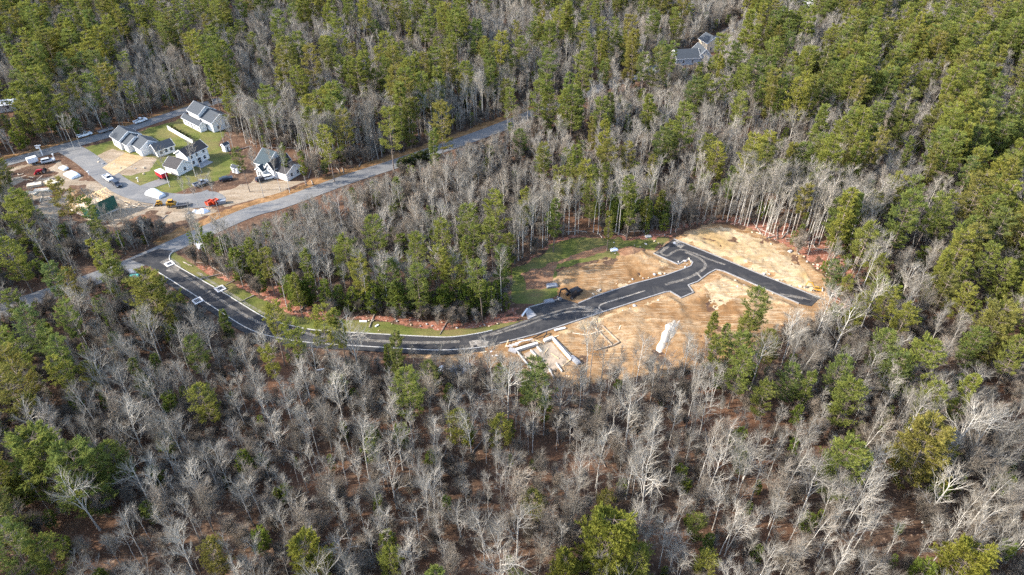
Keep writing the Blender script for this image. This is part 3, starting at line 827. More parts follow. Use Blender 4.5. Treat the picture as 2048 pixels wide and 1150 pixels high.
dust([(1348, 484), (1358, 490), (1366, 494)], 2.4, 'dust_thick', 0.159)
dust([(395, 545), (440, 575), (500, 612), (560, 645)], 0.9, 'dust', 0.156)
dust([(352, 540), (400, 572), (460, 612), (530, 650), (640, 672)], 0.9, 'dust', 0.157)
dust([(330, 520), (350, 535), (340, 545)], 3.5, 'dust', 0.158)
dust([(1560, 590), (1600, 596), (1620, 603)], 1.2, 'dust', 0.156)
dust([(620, 670), (720, 680), (830, 686), (920, 684)], 1.0, 'dust', 0.156)
# ------------------------------------------------------------------ forest
CONIF = np.array([
 [.66,.62,.52,.5,.45,.4,.4,.32,.25,.32,.4,.6,.45,.5,.55,.58],
 [.48,.42,.42,.33,.42,.55,.68,.62,.35,.42,.28,.25,.4,.52,.55,.55],
 [.3,.2,.2,.1,.14,.34,.05,.05,.12,.28,.28,.34,.46,.55,.55,.5],
 [.55,.3,.1,.08,.05,.12,.22,.3,.26,.26,.16,.12,.22,.4,.46,.42],
 [.42,.4,.2,.08,.2,.4,.45,.5,.3,.2,.1,.1,.1,.35,.48,.48],
 [.5,.3,.12,.08,.25,.15,.15,.03,.02,.02,.05,.2,.18,.25,.22,.35],
 [.5,.22,.1,.08,.05,.02,.02,.02,.02,.02,.03,.08,.15,.18,.1,.12],
 [.45,.18,.06,.04,.03,.03,.03,.02,.02,.02,.03,.05,.05,.04,.06,.06],
 [.15,.1,.05,.06,.06,.05,.04,.03,.03,.05,.04,.04,.02,.02,.03,.03]])
CONIF[:3] *= 0.7
CONIF[:5, 12:] *= 1.22
CONIF[2:6, 12:] *= 0.85
CONIF[3:8, :2] *= 1.15
CONIF[3:5, :12] *= 0.85
def conif_p(uv):
    gx = np.clip(uv[:, 0] / 128 - 0.5, 0, 15 - 1e-6); gy = np.clip(uv[:, 1] / 128 - 0.5, 0, 8 - 1e-6)
    i = gx.astype(int); j = gy.astype(int); fx = gx - i; fy = gy - j
    return (CONIF[j, i] * (1 - fx) + CONIF[j, i + 1] * fx) * (1 - fy) + (CONIF[j + 1, i] * (1 - fx) + CONIF[j + 1, i + 1] * fx) * fy

CLEAR = [(ROAD_A, 2.5), (ribbon(MAIN, 3.6), 2.0), (ribbon(SUBR, 3.2), 1.5), (ribbon(STREET, 4.0), 3), (LAWN_STRIP, 0.5), (LAWN_BACK, 0.5), (DIRT, -0.5), (HOUSES, 0.0), (VERGE, -1.0)]
FAR_CLEAR = [GP([(1335, 125), (1385, 100), (1440, 95), (1440, 135), (1370, 150)]), GP([(1570, 36), (1600, 20), (1640, 20), (1620, 45)]), GP([(-10, 235), (20, 205), (45, 215), (30, 240)])]
def blocked(P, extra=0.0):
    b = np.zeros(len(P), bool)
    for poly, buf in CLEAR:
        b |= sdist(P, poly) > -(buf + extra)
    for poly in FAR_CLEAR:
        b |= sdist(P, poly) > -1
    return b
def in_view(P, mu=1.12):
    Q = np.c_[P, np.full(len(P), 8.0)]
    uv, d = sheet(Q)
    return (np.abs(uv[:, 0] - 1024) < 1024 * mu + 60) & (uv[:, 1] > -260) & (uv[:, 1] < 1420)
def grid_pts(r, s, x0, x1, y0, y1, jit=0.85):
    xs = np.arange(x0, x1, s); ys = np.arange(y0, y1, s)
    X, Y = np.meshgrid(xs, ys, indexing='ij')
    P = np.stack([X.ravel(), Y.ravel()], 1) + (r.random((X.size, 2)) - 0.5) * s * jit
    return P
PROT_FAR = [(-20, 205, 36, 228), (1352, 108, 1392, 130), (1410, 94, 1424, 112)]
CORR = ribbon(np.array([(1000, 255), (1090, 218), (1190, 180), (1290, 145), (1370, 115), (1425, 85)], float), 6.0)
def shades_site(P, h, zs=(0.45, 0.75, 0.97), w=2.0):
    """does a tree of height h at P rise in front of the cleared areas?"""
    S = np.zeros(len(P), bool); Hh = np.zeros(len(P), bool)
    for f in zs:
        for dx in (-w, 0, w):
            uv, d = sheet(np.c_[P[:, 0] + dx, P[:, 1], h * f])
            S |= (sdist(uv, PROT_SITE) > -2) | (sdist(uv, PROT_MAIN) > -1)
            Hh |= sdist(uv, PROT_HOUSE) > 0
            Hh |= (sdist(uv, CORR) > 0) & (np.mod(P[:, 0] * 7.31, 1.0) < 0.45)
            for (a0, b0, a1, b1) in PROT_FAR:
                Hh |= (uv[:, 0] > a0) & (uv[:, 0] < a1) & (uv[:, 1] > b0) & (uv[:, 1] < b1)
    return S, Hh

r = np.random.default_rng(21)
TREES = []   # kind, variant, x, y, height, rot, forced
def height_of(kind, v):
    return {'b': BARE, 'p': PINE, 'y': YOUNG}[kind][v][4]
def put(kind, v, x, y, h, forced=False, rot=None):
    TREES.append((kind, v, x, y, h, r.random() * 6.28 if rot is None else rot, forced))

# conifers that stand out: crown centre on the sheet, variant, height
PX = [(310, 605, 5, 20), (452, 652, 7, 11), (545, 640, 1, 20), (600, 672, 1, 21), (640, 652, 4, 21), (676, 645, 3, 18), (792, 690, 3, 19), (780, 722, 7, 11), (410, 806, 2, 15),
      (95, 930, 5, 20), (168, 955, 5, 20), (55, 905, 0, 20), (22, 775, 0, 22), (62, 650, 0, 20), (140, 640, 1, 21), (100, 560, 1, 20), (190, 500, 3, 17), (130, 740, 1, 19), (30, 520, 2, 19), (40, 440, 2, 20), (110, 705, 4, 20),
      (122, 392, 0, 21), (172, 418, 1, 19), (232, 922, 2, 15), (20, 1085, 0, 20), (92, 1112, 2, 14), (270, 740, 3, 14), (430, 1112, 2, 12), (622, 1118, 6, 14),
      (780, 1122, 2, 11), (1068, 1012, 2, 12), (1210, 1002, 2, 9), (1215, 1085, 6, 20), (1275, 1128, 2, 13), (1130, 1140, 6, 11), (1392, 1052, 2, 9), (1410, 1130, 2, 11),
      (1525, 792, 2, 13), (1580, 765, 2, 14), (1690, 800, 2, 17), (1680, 742, 0, 17), (1620, 762, 3, 15), (1840, 905, 5, 20), (1922, 1132, 6, 16), (1985, 665, 5, 19), (2005, 635, 0, 18), (1890, 580, 2, 16), (1970, 520, 0, 20),
      (2005, 560, 2, 17), (1755, 540, 2, 14), (1665, 548, 2, 12), (1692, 572, 2, 10), (1512, 618, 2, 17), (1490, 655, 2, 11), (1450, 665, 3, 12), (1425, 652, 7, 10), (1720, 612, 2, 12), (1775, 602, 0, 16), (1700, 642, 2, 12), (1805, 642, 2, 15), (1945, 692, 2, 15), (2032, 705, 0, 17),
      (500, 500, 3, 17), (512, 482, 3, 16), (752, 466, 0, 21), (692, 512, 2, 18), (612, 522, 3, 18), (590, 570, 3, 15), (722, 545, 0, 19), (782, 562, 2, 18), (832, 500, 0, 20), (835, 562, 0, 19), (872, 522, 1, 21), (882, 472, 0, 20),
      (992, 420, 0, 22), (985, 472, 1, 21), (932, 502, 3, 19), (962, 552, 1, 21), (1002, 520, 3, 20), (905, 560, 2, 18), (1262, 382, 1, 22), (1262, 405, 3, 18), (1322, 292, 2, 19), (1172, 352, 1, 21), (1182, 400, 2, 17), (1255, 312, 0, 18), (1432, 322, 2, 18),
      (628, 255, 2, 21), (655, 285, 0, 22), (690, 250, 0, 22), (482, 318, 1, 17), (565, 302, 3, 14), (603, 318, 3, 14), (1145, 218, 2, 24), (1100, 205, 0, 20), (1042, 285, 2, 14), (1610, 400, 1, 20), (1630, 372, 2, 18), (1740, 420, 2, 18), (1560, 350, 0, 19), (1760, 575, 0, 15), (1050, 400, 3, 20), (1110, 425, 3, 19), (1220, 440, 3, 15), (1290, 430, 7, 13), (1320, 415, 7, 13)]
for (u, v, k, h) in PX:
    t = PINE[k]
    zc = h * {5: 0.55, 6: 0.55, 2: 0.6, 7: 0.5, 0: 0.7}.get(k, 0.75)
    x, y = G(u, v, zc)
    put('p', k, x, y, h, True)
# bare trees that stand out: foot on the sheet, variant, height
BX = [(340, 374, 5, 15), (392, 354, 1, 14), (404, 346, 4, 13), (528, 396, 4, 18), (561, 383, 1, 17), (580, 386, 4, 17), (612, 371, 4, 16), (440, 432, 4, 15), (404, 432, 1, 14), (381, 428, 4, 13), (420, 420, 4, 13), (226, 478, 1, 17), (205, 470, 4, 16), (150, 300, 4, 14), (163, 296, 4, 13), (452, 300, 1, 14), (470, 310, 0, 15),
      (1170, 775, 1, 20), (1178, 772, 4, 20), (1322, 752, 1, 17), (1362, 770, 0, 16), (1270, 782, 5, 16), (1085, 790, 0, 16), (985, 800, 0, 18), (722, 760, 2, 18), (885, 770, 4, 13), (930, 775, 0, 13), (640, 780, 2, 15), (560, 770, 5, 16), (330, 740, 2, 16), (390, 770, 5, 17), (1715, 600, 1, 18), (1720, 660, 2, 16), (1625, 690, 2, 17), (1660, 720, 2, 18), (1560, 740, 5, 17), (1500, 780, 2, 16), (1845, 1045, 2, 15), (1700, 1000, 5, 17), (1560, 1010, 5, 16), (1280, 1040, 2, 17), (200, 1060, 2, 16), (300, 930, 5, 18)]
for (u, v, k, h) in BX:
    x, y = G(u, v)
    put('b', k, x, y, h, True)
# a fringe of trunks round the cleared lot
for (u0, v0, u1, v1, n, hh) in [(1440, 440, 1720, 510, 34, 19), (1460, 425, 1760, 490, 30, 20), (1030, 532, 1110, 480, 9, 20), (1110, 475, 1300, 468, 12, 20), (1700, 520, 1745, 590, 8, 16), (720, 632, 1010, 622, 14, 18), (390, 520, 690, 622, 22, 16), (600, 345, 980, 235, 40, 18), (470, 285, 640, 320, 22, 17), (620, 330, 700, 320, 10, 18)]:
    for i in range(n):
        t = (i + r.random()) / n
        x, y = G(u0 + (u1 - u0) * t, v0 + (v1 - v0) * t)
        P1 = np.array([[x + r.normal(0, 1.0), y + abs(r.normal(0, 2.0))]])
        if blocked(P1)[0]:
            continue
        put('b', int(r.choice([1, 4, 4, 0, 1])), P1[0, 0], P1[0, 1], hh * r.uniform(0.85, 1.12), True)
# young conifers on the wood edges
for (u0, v0, u1, v1, n) in [(840, 640, 1015, 630, 24), (1020, 600, 1022, 560, 3), (1200, 466, 1330, 455, 12), (560, 610, 720, 640, 14), (380, 500, 520, 590, 10), (700, 628, 840, 638, 12)]:
    for i in range(n):
        t = (i + r.random()) / n
        x, y = G(u0 + (u1 - u0) * t, v0 + (v1 - v0) * t)
        x += r.normal(0, 1.2); y += abs(r.normal(0, 2.5))
        if blocked(np.array([[x, y]]))[0]:
            continue
        put('y', int(r.choice([0, 2, 2])), x, y, r.uniform(6.5, 12), True)

# the rest of the wood
P = grid_pts(r, 4.0, -430, 430, 45, 560)
P = P[in_view(P)]
P = P[~blocked(P)]
fx = np.array([(t[2], t[3]) for t in TREES])
fw = np.array([2.6 if t[0] == 'p' else 1.6 for t in TREES])
near = np.zeros(len(P), bool)
for (x, y), w in zip(fx, fw):
    near |= ((P[:, 0] - x) ** 2 + (P[:, 1] - y) ** 2) < w * w
P = P[~near]
uv, dep = sheet(np.c_[P, np.full(len(P), 12.0)])
pc = conif_p(uv)
cl = fbm(P[:, 0] / 15, P[:, 1] / 15, 2)
cl = np.clip((cl - 0.5) * 3.0 + 0.5, 0, 1)
q_ = 0.42 * cl + 0.58 * r.random(len(P))
q_ = np.argsort(np.argsort(q_)) / len(q_)
is_p = q_ < pc * 1.02
far_p = is_p & ((dep > 240) | (uv[:, 0] > 1450))
dens = np.where(is_p, np.where(far_p, 0.48, 0.6), 0.92)
dens = np.where((uv[:, 1] > 760) & (uv[:, 0] > 450) & (uv[:, 0] < 1450) & ~is_p, 0.85, dens)
keep = r.random(len(P)) < dens
P, is_p, uv, dep, far_p = P[keep], is_p[keep], uv[keep], dep[keep], far_p[keep]
hts = np.where(is_p, r.uniform(13, 22.5, len(P)), r.uniform(8, 15, len(P)))
vp = r.choice([0, 1, 2, 3, 4, 7], len(P), p=[.26, .16, .3, .1, .12, .06])
vb = r.choice(9, len(P), p=[.23, .17, .05, .13, .13, .09, .09, .07, .04])
hts = np.where(far_p, r.uniform(17, 28, len(P)), hts)
hts = np.where(is_p & (vp == 2), hts * 0.85, hts)
front = (uv[:, 1] > 740) & ~is_p
big_ = front & (r.random(len(P)) < 0.07)
vb = np.where(big_, r.choice([2, 5, 0, 3], len(P)), vb)
hts = np.where(big_, r.uniform(14, 19, len(P)), hts)
# spare the sight lines to road, lot and houses: shorten or drop the growth in front
for it in range(3):
    S, Hh = shades_site(P, hts)
    hts = np.where(S | Hh, hts * 0.78, hts)
S, Hh = shades_site(P, hts)
bad = (S & (r.random(len(P)) < np.where(is_p, 1.1, 0.86))) | (Hh & (r.random(len(P)) < np.where(is_p, 0.97, 0.8)))
bad |= (hts < 6)
# room round the conifers that stand out
uvc, dc = sheet(np.c_[P, hts * 0.7])
for (u, v, k, h) in PX:
    x, y = G(u, v, h * 0.6)
    u0, d0 = sheet(np.array([[x, y, h * 0.6]]))
    rad = (PINE[k][5] * h / PINE[k][4] + 1.8) * FOC / d0[0]
    hit = ((uvc[:, 0] - u) ** 2 + ((uvc[:, 1] - v - rad * 0.4) / 1.5) ** 2 < rad ** 2) & (P[:, 1] < y)
    bad |= hit & (r.random(len(P)) < 0.9)
P, is_p, hts, vp, vb = P[~bad], is_p[~bad], hts[~bad], vp[~bad], vb[~bad]
for i in range(len(P)):
    if is_p[i]:
        put('p', int(vp[i]), P[i, 0], P[i, 1], hts[i])
    else:
        put('b', int(vb[i]), P[i, 0], P[i, 1], hts[i])
# understorey: young conifers
Q = grid_pts(r, 7.0, -400, 400, 50, 470)
Q = Q[in_view(Q, 1.05)]; Q = Q[~blocked(Q)]
uvq, dq = sheet(np.c_[Q, np.full(len(Q), 4.0)])
Q = Q[r.random(len(Q)) < 0.4 + 0.4 * conif_p(uvq)]
hq = r.uniform(3, 9, len(Q))
S, Hh = shades_site(Q, hq, w=1.0)
ok = ~(S | Hh); Q, hq = Q[ok], hq[ok]
for i in range(len(Q)):
    put('y', int(r.integers(0, 3)), Q[i, 0], Q[i, 1], hq[i])

# ---- which stand as things of their own: the 300 of each kind that show largest
TM = {'b': BARE, 'p': PINE, 'y': YOUNG}
A = np.array([(t[2], t[3], t[4], TM[t[0]][t[1]][5] * t[4] / TM[t[0]][t[1]][4]) for t in TREES])
uvA, dA = sheet(np.c_[A[:, :2], A[:, 2] * 0.6])
vis = (uvA[:, 0] > -20) & (uvA[:, 0] < 2068) & (uvA[:, 1] > -10) & (uvA[:, 1] < 1170)
score = A[:, 2] * A[:, 3] / dA ** 2 * np.where(vis, 1, 1e-6) * np.where([t[6] for t in TREES], 50, 1)
KINDS = np.array([t[0] for t in TREES])
single = np.zeros(len(TREES), bool)
for kd, lim in (('b', 300), ('p', 300), ('y', 300)):
    ids = np.where(KINDS == kd)[0]
    o_ = ids[np.argsort(-score[ids])][:lim]
    single[o_] = True
single &= vis

MARKS = [((46, 172), 'beside the pale sand lot'), ((85, 160), 'past the sand lot'), ((92, 146), 'near the new road end'), ((42, 122), 'in front of the white sand pile'),
         ((8, 112), 'in front of the foundation forms'), ((-16, 112), 'behind the white wrapped bundles'), ((-45, 118), 'below the curving new road'), ((-80, 135), 'below the precast drain frames'),
         ((-110, 150), 'round the teal tarpaulin'), ((-65, 170), 'above the kerbside lawn strip'), ((-15, 165), 'left of the excavator lawn'), ((20, 195), 'behind the back lawn'), ((-20, 215), 'between main road and back lawn'),
         ((-70, 240), 'behind the blue-grey roofed house'), ((-110, 225), 'among the new houses'), ((-150, 200), 'beside the timber house frame'), ((-150, 290), 'behind the side-road pickup'), ((-30, 280), 'beyond the grey main road'),
         ((60, 250), 'in woods beyond the sand lot'), ((110, 190), 'in the side pinewood'), ((135, 155), 'in pinewood past the road end'), ((125, 225), 'in pinewood behind the pale trunk fringe'), ((165, 200), 'deep in the side pinewood'), ((75, 118), 'behind the lone conifers by the dirt'), ((-140, 130), 'in pinewood left of the junction'), ((-130, 165), 'in pinewood near the junction'), ((30, 245), 'in the middle woods behind the lawn'), ((95, 340), 'near the far grey-roofed house'), ((0, 88), 'facing the foundation forms'), ((-60, 88), 'facing the curved road'), ((55, 88), 'facing the sand pile'), ((110, 110), 'in woods past the road end'), ((-110, 105), 'in woods below the road junction')]
MK = np.array([m_[0] for m_ in MARKS], float)
def mark(x, y):
    return MARKS[int(np.argmin(((MK - (x, y)) ** 2).sum(1)))][1]
NAMES = {'b': ('bare_tree', 'tree'), 'p': ('pine_tree', 'pine'), 'y': ('young_conifer', 'young conifer')}
for i in np.where(single)[0]:
    kd, v, x, y, h, rot, fo = TREES[i]
    t = TM[kd][v]
    s = h / t[4]
    nm, ct = NAMES[kd]
    rel_ = h / t[4]
    lab = ('stunted ' if rel_ < 0.72 else 'large ' if rel_ > 1.0 else '') + t[0] + ' ' + mark(x, y)

    e = bpy.data.objects.new(nm, None); COL.objects.link(e)
    e.empty_display_size = 0.3
    e.location = (x, y, -0.03); e.rotation_euler = (0, 0, rot); e.scale = (s, s, s)
    tag(e, lab, ct, lab)
    for pn, me in (('trunk', t[1]), ('crown', t[2])):
        o = bpy.data.objects.new(pn, me); COL.objects.link(o); o.parent = e
rest = ~single
for kd, nm, lab, ct in (('b', 'bare_woodland', 'leafless grey woodland filling the land between and beyond the roads', 'woodland'), ('p', 'pine_woodland', 'dense green pine woodland mixed through the leafless trees', 'woodland'), ('y', 'conifer_thicket', 'young conifers scattered under the tall trees', 'thicket')):
    ids = np.where(rest & (KINDS == kd))[0]
    if len(ids) == 0:
        continue
    X = np.array([(TREES[i][2], TREES[i][3], -0.03, TREES[i][4] / TM[kd][TREES[i][1]][4], TREES[i][5], TREES[i][1]) for i in ids])
    scatter_stuff(nm, TM[kd], X, lab, ct)
# brushwood
B = grid_pts(r, 2.6, -330, 330, 50, 430)
B = B[in_view(B, 1.03)]; B = B[~blocked(B, -0.5)]
B = B[r.random(len(B)) < 0.25 + 0.75 * sstep(0.35, 0.6, fbm(B[:, 0] / 15, B[:, 1] / 15, 3))]
hb = r.uniform(2.0, 6, len(B))
S, Hh = shades_site(B, hb, w=0.8)
ok = ~(S | Hh); B, hb = B[ok], hb[ok]
vb_ = r.integers(0, 4, len(B))
X = np.c_[B, np.full(len(B), -0.03), hb / np.array([BRUSH[k][4] for k in vb_]), r.random(len(B)) * 6.28, vb_]
scatter_stuff('brushwood', BRUSH, X, 'leafless twiggy brushwood under the trees', 'brushwood')
print('TREES', len(TREES), {k: int((KINDS == k).sum()) for k in 'bpy'}, 'brush', len(B), 'single', int(single.sum()))
# ------------------------------------------------------------------ houses
def gable(root, x0, x1, y0, y1, ze, rise, axis='x', wall='siding', roof='shingle', ov=0.4, z0=-0.2, gable_wall=None):
    w = MB()
    if axis == 'x':
        ym = (y0 + y1) / 2
        prof = [(y0, z0), (y1, z0), (y1, ze), (ym, ze + rise), (y0, ze)]
        V = [(x0, a, b) for a, b in prof] + [(x1, a, b) for a, b in prof]
    else:
        xm = (x0 + x1) / 2
        prof = [(x1, z0), (x0, z0), (x0, ze), (xm, ze + rise), (x1, ze)]
        V = [(a, y0, b) for a, b in prof] + [(a, y1, b) for a, b in prof]
    w.add(V, [(0, 1, 2, 3, 4)[::-1], (5, 6, 7, 8, 9)] + [(i, (i + 1) % 5, (i + 1) % 5 + 5, i + 5) for i in range(5)])
    w.build('wall', M[wall], root)
    t = 0.2; g = 0.03
    rf = MB(); tr = MB()
    half = (y1 - y0) / 2 if axis == 'x' else (x1 - x0) / 2
    sl = rise / half
    for s in (-1, 1):
        def pt(a, d, dz):   # a along ridge, d outwards from ridge
            z = ze + rise - sl * d + dz + g
            return (a, (y0 + y1) / 2 + s * d, z) if axis == 'x' else ((x0 + x1) / 2 + s * d, a, z)
        a0, a1 = (x0 - ov, x1 + ov) if axis == 'x' else (y0 - ov, y1 + ov)
        dd = half + ov
        q = [pt(a0, 0, 0), pt(a1, 0, 0), pt(a1, dd, 0), pt(a0, dd, 0), pt(a0, 0, t), pt(a1, 0, t), pt(a1, dd, t), pt(a0, dd, t)]
        rf.hexa(q)
        for a in (a0 - 0.05, a1 + 0.05):   # white rake boards
            tr.bar(pt(a, 0, 0.06), pt(a, dd, 0.06), 0.08, 0.34)
        tr.bar(pt(a0, dd + 0.05, 0.05), pt(a1, dd + 0.05, 0.05), 0.08, 0.24)
    r_ = rf.build('roof', M[roof], root)
    tr.build('trim', M['trim'], r_)
    return r_

def window(root, face, c, u, z, w=1.0, h=1.3, name='window', pane='glass', frame='trim'):
    """face F/B: plane y=c, u along x ; L/R: plane x=c, u along y"""
    s = {'F': -1, 'B': 1, 'L': -1, 'R': 1}[face]
    def bx(m, a0, a1, z0, z1, d0, d1):
        p, q = sorted((c + s * d0, c + s * d1))
        if face in 'FB':
            m.box(a0, a1, p, q, z0, z1)
        else:
            m.box(p, q, a0, a1, z0, z1)
        return m
    f = MB(); k = 0.11
    bx(f, u - w / 2 - k, u + w / 2 + k, z - k, z, -0.02, 0.07); bx(f, u - w / 2 - k, u + w / 2 + k, z + h, z + h + k, -0.02, 0.07)
    bx(f, u - w / 2 - k, u - w / 2, z, z + h, -0.02, 0.07); bx(f, u + w / 2, u + w / 2 + k, z, z + h, -0.02, 0.07)
    bx(f, u - w / 2, u + w / 2, z + h / 2 - 0.03, z + h / 2 + 0.03, -0.02, 0.06)
    o = f.build(name, M[frame], root)
    bx(MB(), u - w / 2, u + w / 2, z, z + h, -0.015, 0.025).build('pane', M[pane], o)
    return o
def door(root, face, c, u, w=1.0, h=2.1, mat='door', name='door', z=0.1):
    o = window(root, face, c, u, z, w, h, name, mat)
    return o
def garage_door(root, face, c, u, w=2.7, h=2.2):
    s = {'F': -1, 'R': 1, 'L': -1}[face]
    m = MB(); p = MB()
    for i in range(4):
        z0 = 0.05 + i * h / 4
        a, b = sorted((c + s * 0.01, c + s * 0.06))
        if face == 'F':
            m.box(u - w / 2, u + w / 2, a, b, z0 + 0.02, z0 + h / 4 - 0.02)
        else:
            m.box(a, b, u - w / 2, u + w / 2, z0 + 0.02, z0 + h / 4 - 0.02)
    return m.build('garage_door', M['pale_concrete'], root)
def chimney_vent(roof_o, x, y, z):
    MB().cyl((x, y, z), (0, 0, 1), 0.12, 0.7, 8).build('vent_pipe', M['trim'], roof_o)

# house A: three stepped gables
ax, ay = G(229, 290)
hA = thing('house', (ax, ay, 0.05), math.radians(-42), 'long white house with three stepped grey roofs beside the gravel driveway', 'house', 'new houses on the street')
gable(hA, 0, 7.2, 0, 8.4, 3.9, 2.6)
gable(hA, 7.21, 11.6, 0.9, 8.4, 3.3, 2.2)
gable(hA, 11.61, 18.5, 2.9, 10.4, 3.1, 2.3)
gable(hA, 18.55, 23.6, 6.6, 13.5, 2.8, 1.7, 'y')
for u in (1.6, 3.4, 5.2):
    window(hA, 'F', 0, u, 1.0)
garage_door(hA, 'F', 0.9, 9.6, 2.8); garage_door(hA, 'F', 2.9, 13.5, 2.6); garage_door(hA, 'F', 2.9, 16.6, 2.6)
oc = MB().cyl((18.53, 6.65, 3.5), (1, 0, 0), 0.62, 0.1, 8).build('octagon_window', M['trim'], hA)
MB().cyl((18.57, 6.65, 3.5), (1, 0, 0), 0.46, 0.06, 8).build('pane', M['glass'], oc)
for u in (8.2, 10.2, 12.2):
    window(hA, 'R', 23.6, u, 1.0)
door(hA, 'F', 0.9, 7.8)

# house B: tall white house by the side road
bx_, by_ = G(376, 247)
hB = thing('house', (bx_, by_, 0.05), math.radians(-40), 'two-storey white house with a large grey roof beside the side road', 'house', 'new houses on the street')
gable(hB, 0, 8.2, 1.6, 9.2, 5.4, 2.6)
gable(hB, -0.8, 12.5, -1.2, 1.58, 2.9, 1.0)
gable(hB, 8.21, 16.8, 2.2, 10.5, 4.2, 2.4)
for u in (1.5, 4.0, 6.5):
    window(hB, 'F', 1.6, u, 4.2, 0.9, 1.0)
for u in (1.0, 3.5, 8.5, 11.0):
    window(hB, 'F', -1.2, u, 1.0)
window(hB, 'L', 0, 6, 3.4); window(hB, 'L', -0.8, 0.2, 1.0); door(hB, 'F', -1.2, 6)
for u in (4.5, 8.0):
    window(hB, 'R', 16.8, u, 1.0)

# house C: white two-part house with charcoal roof
cx_, cy_ = G(333, 345)
hC = thing('house', (cx_, cy_, 0.05), math.radians(-28), 'white house with charcoal roof and a garage beside the red trailer', 'house', 'new houses on the street')
gable(hC, 0, 6.6, 0, 6.4, 2.9, 2.0, roof='shingle_dark')
gable(hC, -0.8, 5.4, 6.41, 15.7, 4.9, 1.9, 'y', roof='shingle_dark')
garage_door(hC, 'F', 0, 1.9, 2.5); garage_door(hC, 'F', 0, 4.8, 2.5)
for u in (8.2, 10.6, 13.8):
    window(hC, 'R', 5.4, u, 3.3, 0.9, 1.1)
for u in (8.4, 13.6):
    window(hC, 'R', 5.4, u, 0.9, 1.0, 1.3)
window(hC, 'R', 5.4, 11.0, 0.3, 1.7, 2.0, 'patio_door')
window(hC, 'R', 6.6, 3.3, 1.0)
MB().box(5.45, 9.0, 8.5, 14.0, 0.03, 0.12).build('patio', M['dark_concrete'], hC)
ck = MB()
for i in range(8):
    ck.bar((-3.6 + i * 0.28, 9.4 + 0.1 * i, 0), (-3.0 + i * 0.1, 6.2, 3.0 - 0.1 * (i % 3)), 0.14)
ck.build('deck_lumber', M['lumber'], hC)

# house D: blue-grey roof
dx_, dy_ = G(516, 349)
hD = thing('house', (dx_, dy_, 0.05), math.radians(-30), 'white house with steep blue-grey roof and arched entry above the dirt yard', 'house', 'new houses on the street')
rD = gable(hD, -1.2, 4.6, 1.0, 11.0, 4.2, 3.4, roof='shingle_blue')
gable(hD, 4.61, 8.0, 0.6, 9.2, 4.0, 2.0, 'y', roof='shingle_dark')
gable(hD, 8.01, 13.4, 1.6, 9.4, 2.9, 2.0, 'x', roof='shingle_dark')
gable(hD, 1.0, 4.4, -1.2, 0.98, 2.9, 1.5, 'y', roof='shingle_blue', ov=0.25)
for u in (2.1, 3.3):
    window(hD, 'F', -1.2, u, 0.9, 0.8, 1.5)
window(hD, 'F', 1.0, -0.2, 2.6, 0.7, 0.9)
window(hD, 'F', 0.6, 6.3, 2.9, 1.2, 1.0); door(hD, 'F', 0.6, 6.2, 1.3, 2.2)
garage_door(hD, 'F', 1.6, 10.7, 4.4)
for u in (4.0, 7.0):
    window(hD, 'R', 13.4, u, 1.0)
chimney_vent(rD, 5.4, 7.0, 6.2)

# timber house frame
ex, ey = G(186, 443)
hE = thing('unfinished_house', (ex, ey, 0.05), math.radians(-33), 'unfinished timber house frame with green sheathing beside pale plywood stacks', 'house frame')
MB().box(-13, 0, 0, 9.5, -0.1, 0.5).build('foundation', M['concrete'], hE)
MB().box(-13.1, 0.05, -0.05, 9.55, 0.503, 0.7).build('floor_deck', M['plywood'], hE)
for (a0, a1) in ((0.1, 4.7), (4.72, 9.4)):
    MB().box(-0.06, 0.08, a0, a1, 0.705, 5.4).build('sheathing_panel', M['tarp_green'], hE)
for (a0, a1) in ((-4.2, -2.2), (-2.18, -0.12)):
    MB().box(a0, a1, -0.06, 0.08, 0.705, 4.2).build('sheathing_panel', M['tarp_green'], hE)
for i in range(14):
    MB().box(-12.9 + i * 0.62, -12.78 + i * 0.62, 0.02, 0.16, 0.705, 3.2).build('stud', M['lumber'], hE)
    MB().box(-12.9 + i * 0.85, -12.78 + i * 0.85, 9.3, 9.44, 0.705, 3.2).build('stud', M['lumber'], hE)
for i in range(12):
    MB().box(-12.98, -12.84, 0.4 + i * 0.75, 0.52 + i * 0.75, 0.705, 3.2).build('stud', M['lumber'], hE)
    MB().box(-6.0, -5.87, 0.4 + i * 0.75, 0.52 + i * 0.75, 0.705, 3.2).build('stud', M['lumber'], hE)
for y in (0.02, 9.3):
    MB().box(-13, -0.1, y, y + 0.15, 3.203, 3.34).build('top_plate', M['lumber'], hE)
for i in range(9):
    y = 0.3 + i * 1.12
    t_ = MB()
    t_.bar((-5.8, y, 5.45), (-2.9, y, 7.6), 0.1, 0.22); t_.bar((-2.9, y, 7.6), (0.3, y, 5.45), 0.1, 0.22); t_.bar((-5.8, y, 5.45), (0.3, y, 5.45), 0.1, 0.2)
    t_.bar((-2.9, y, 5.5), (-2.9, y, 7.5), 0.08, 0.12)
    t_.build('roof_truss', M['lumber'], hE)
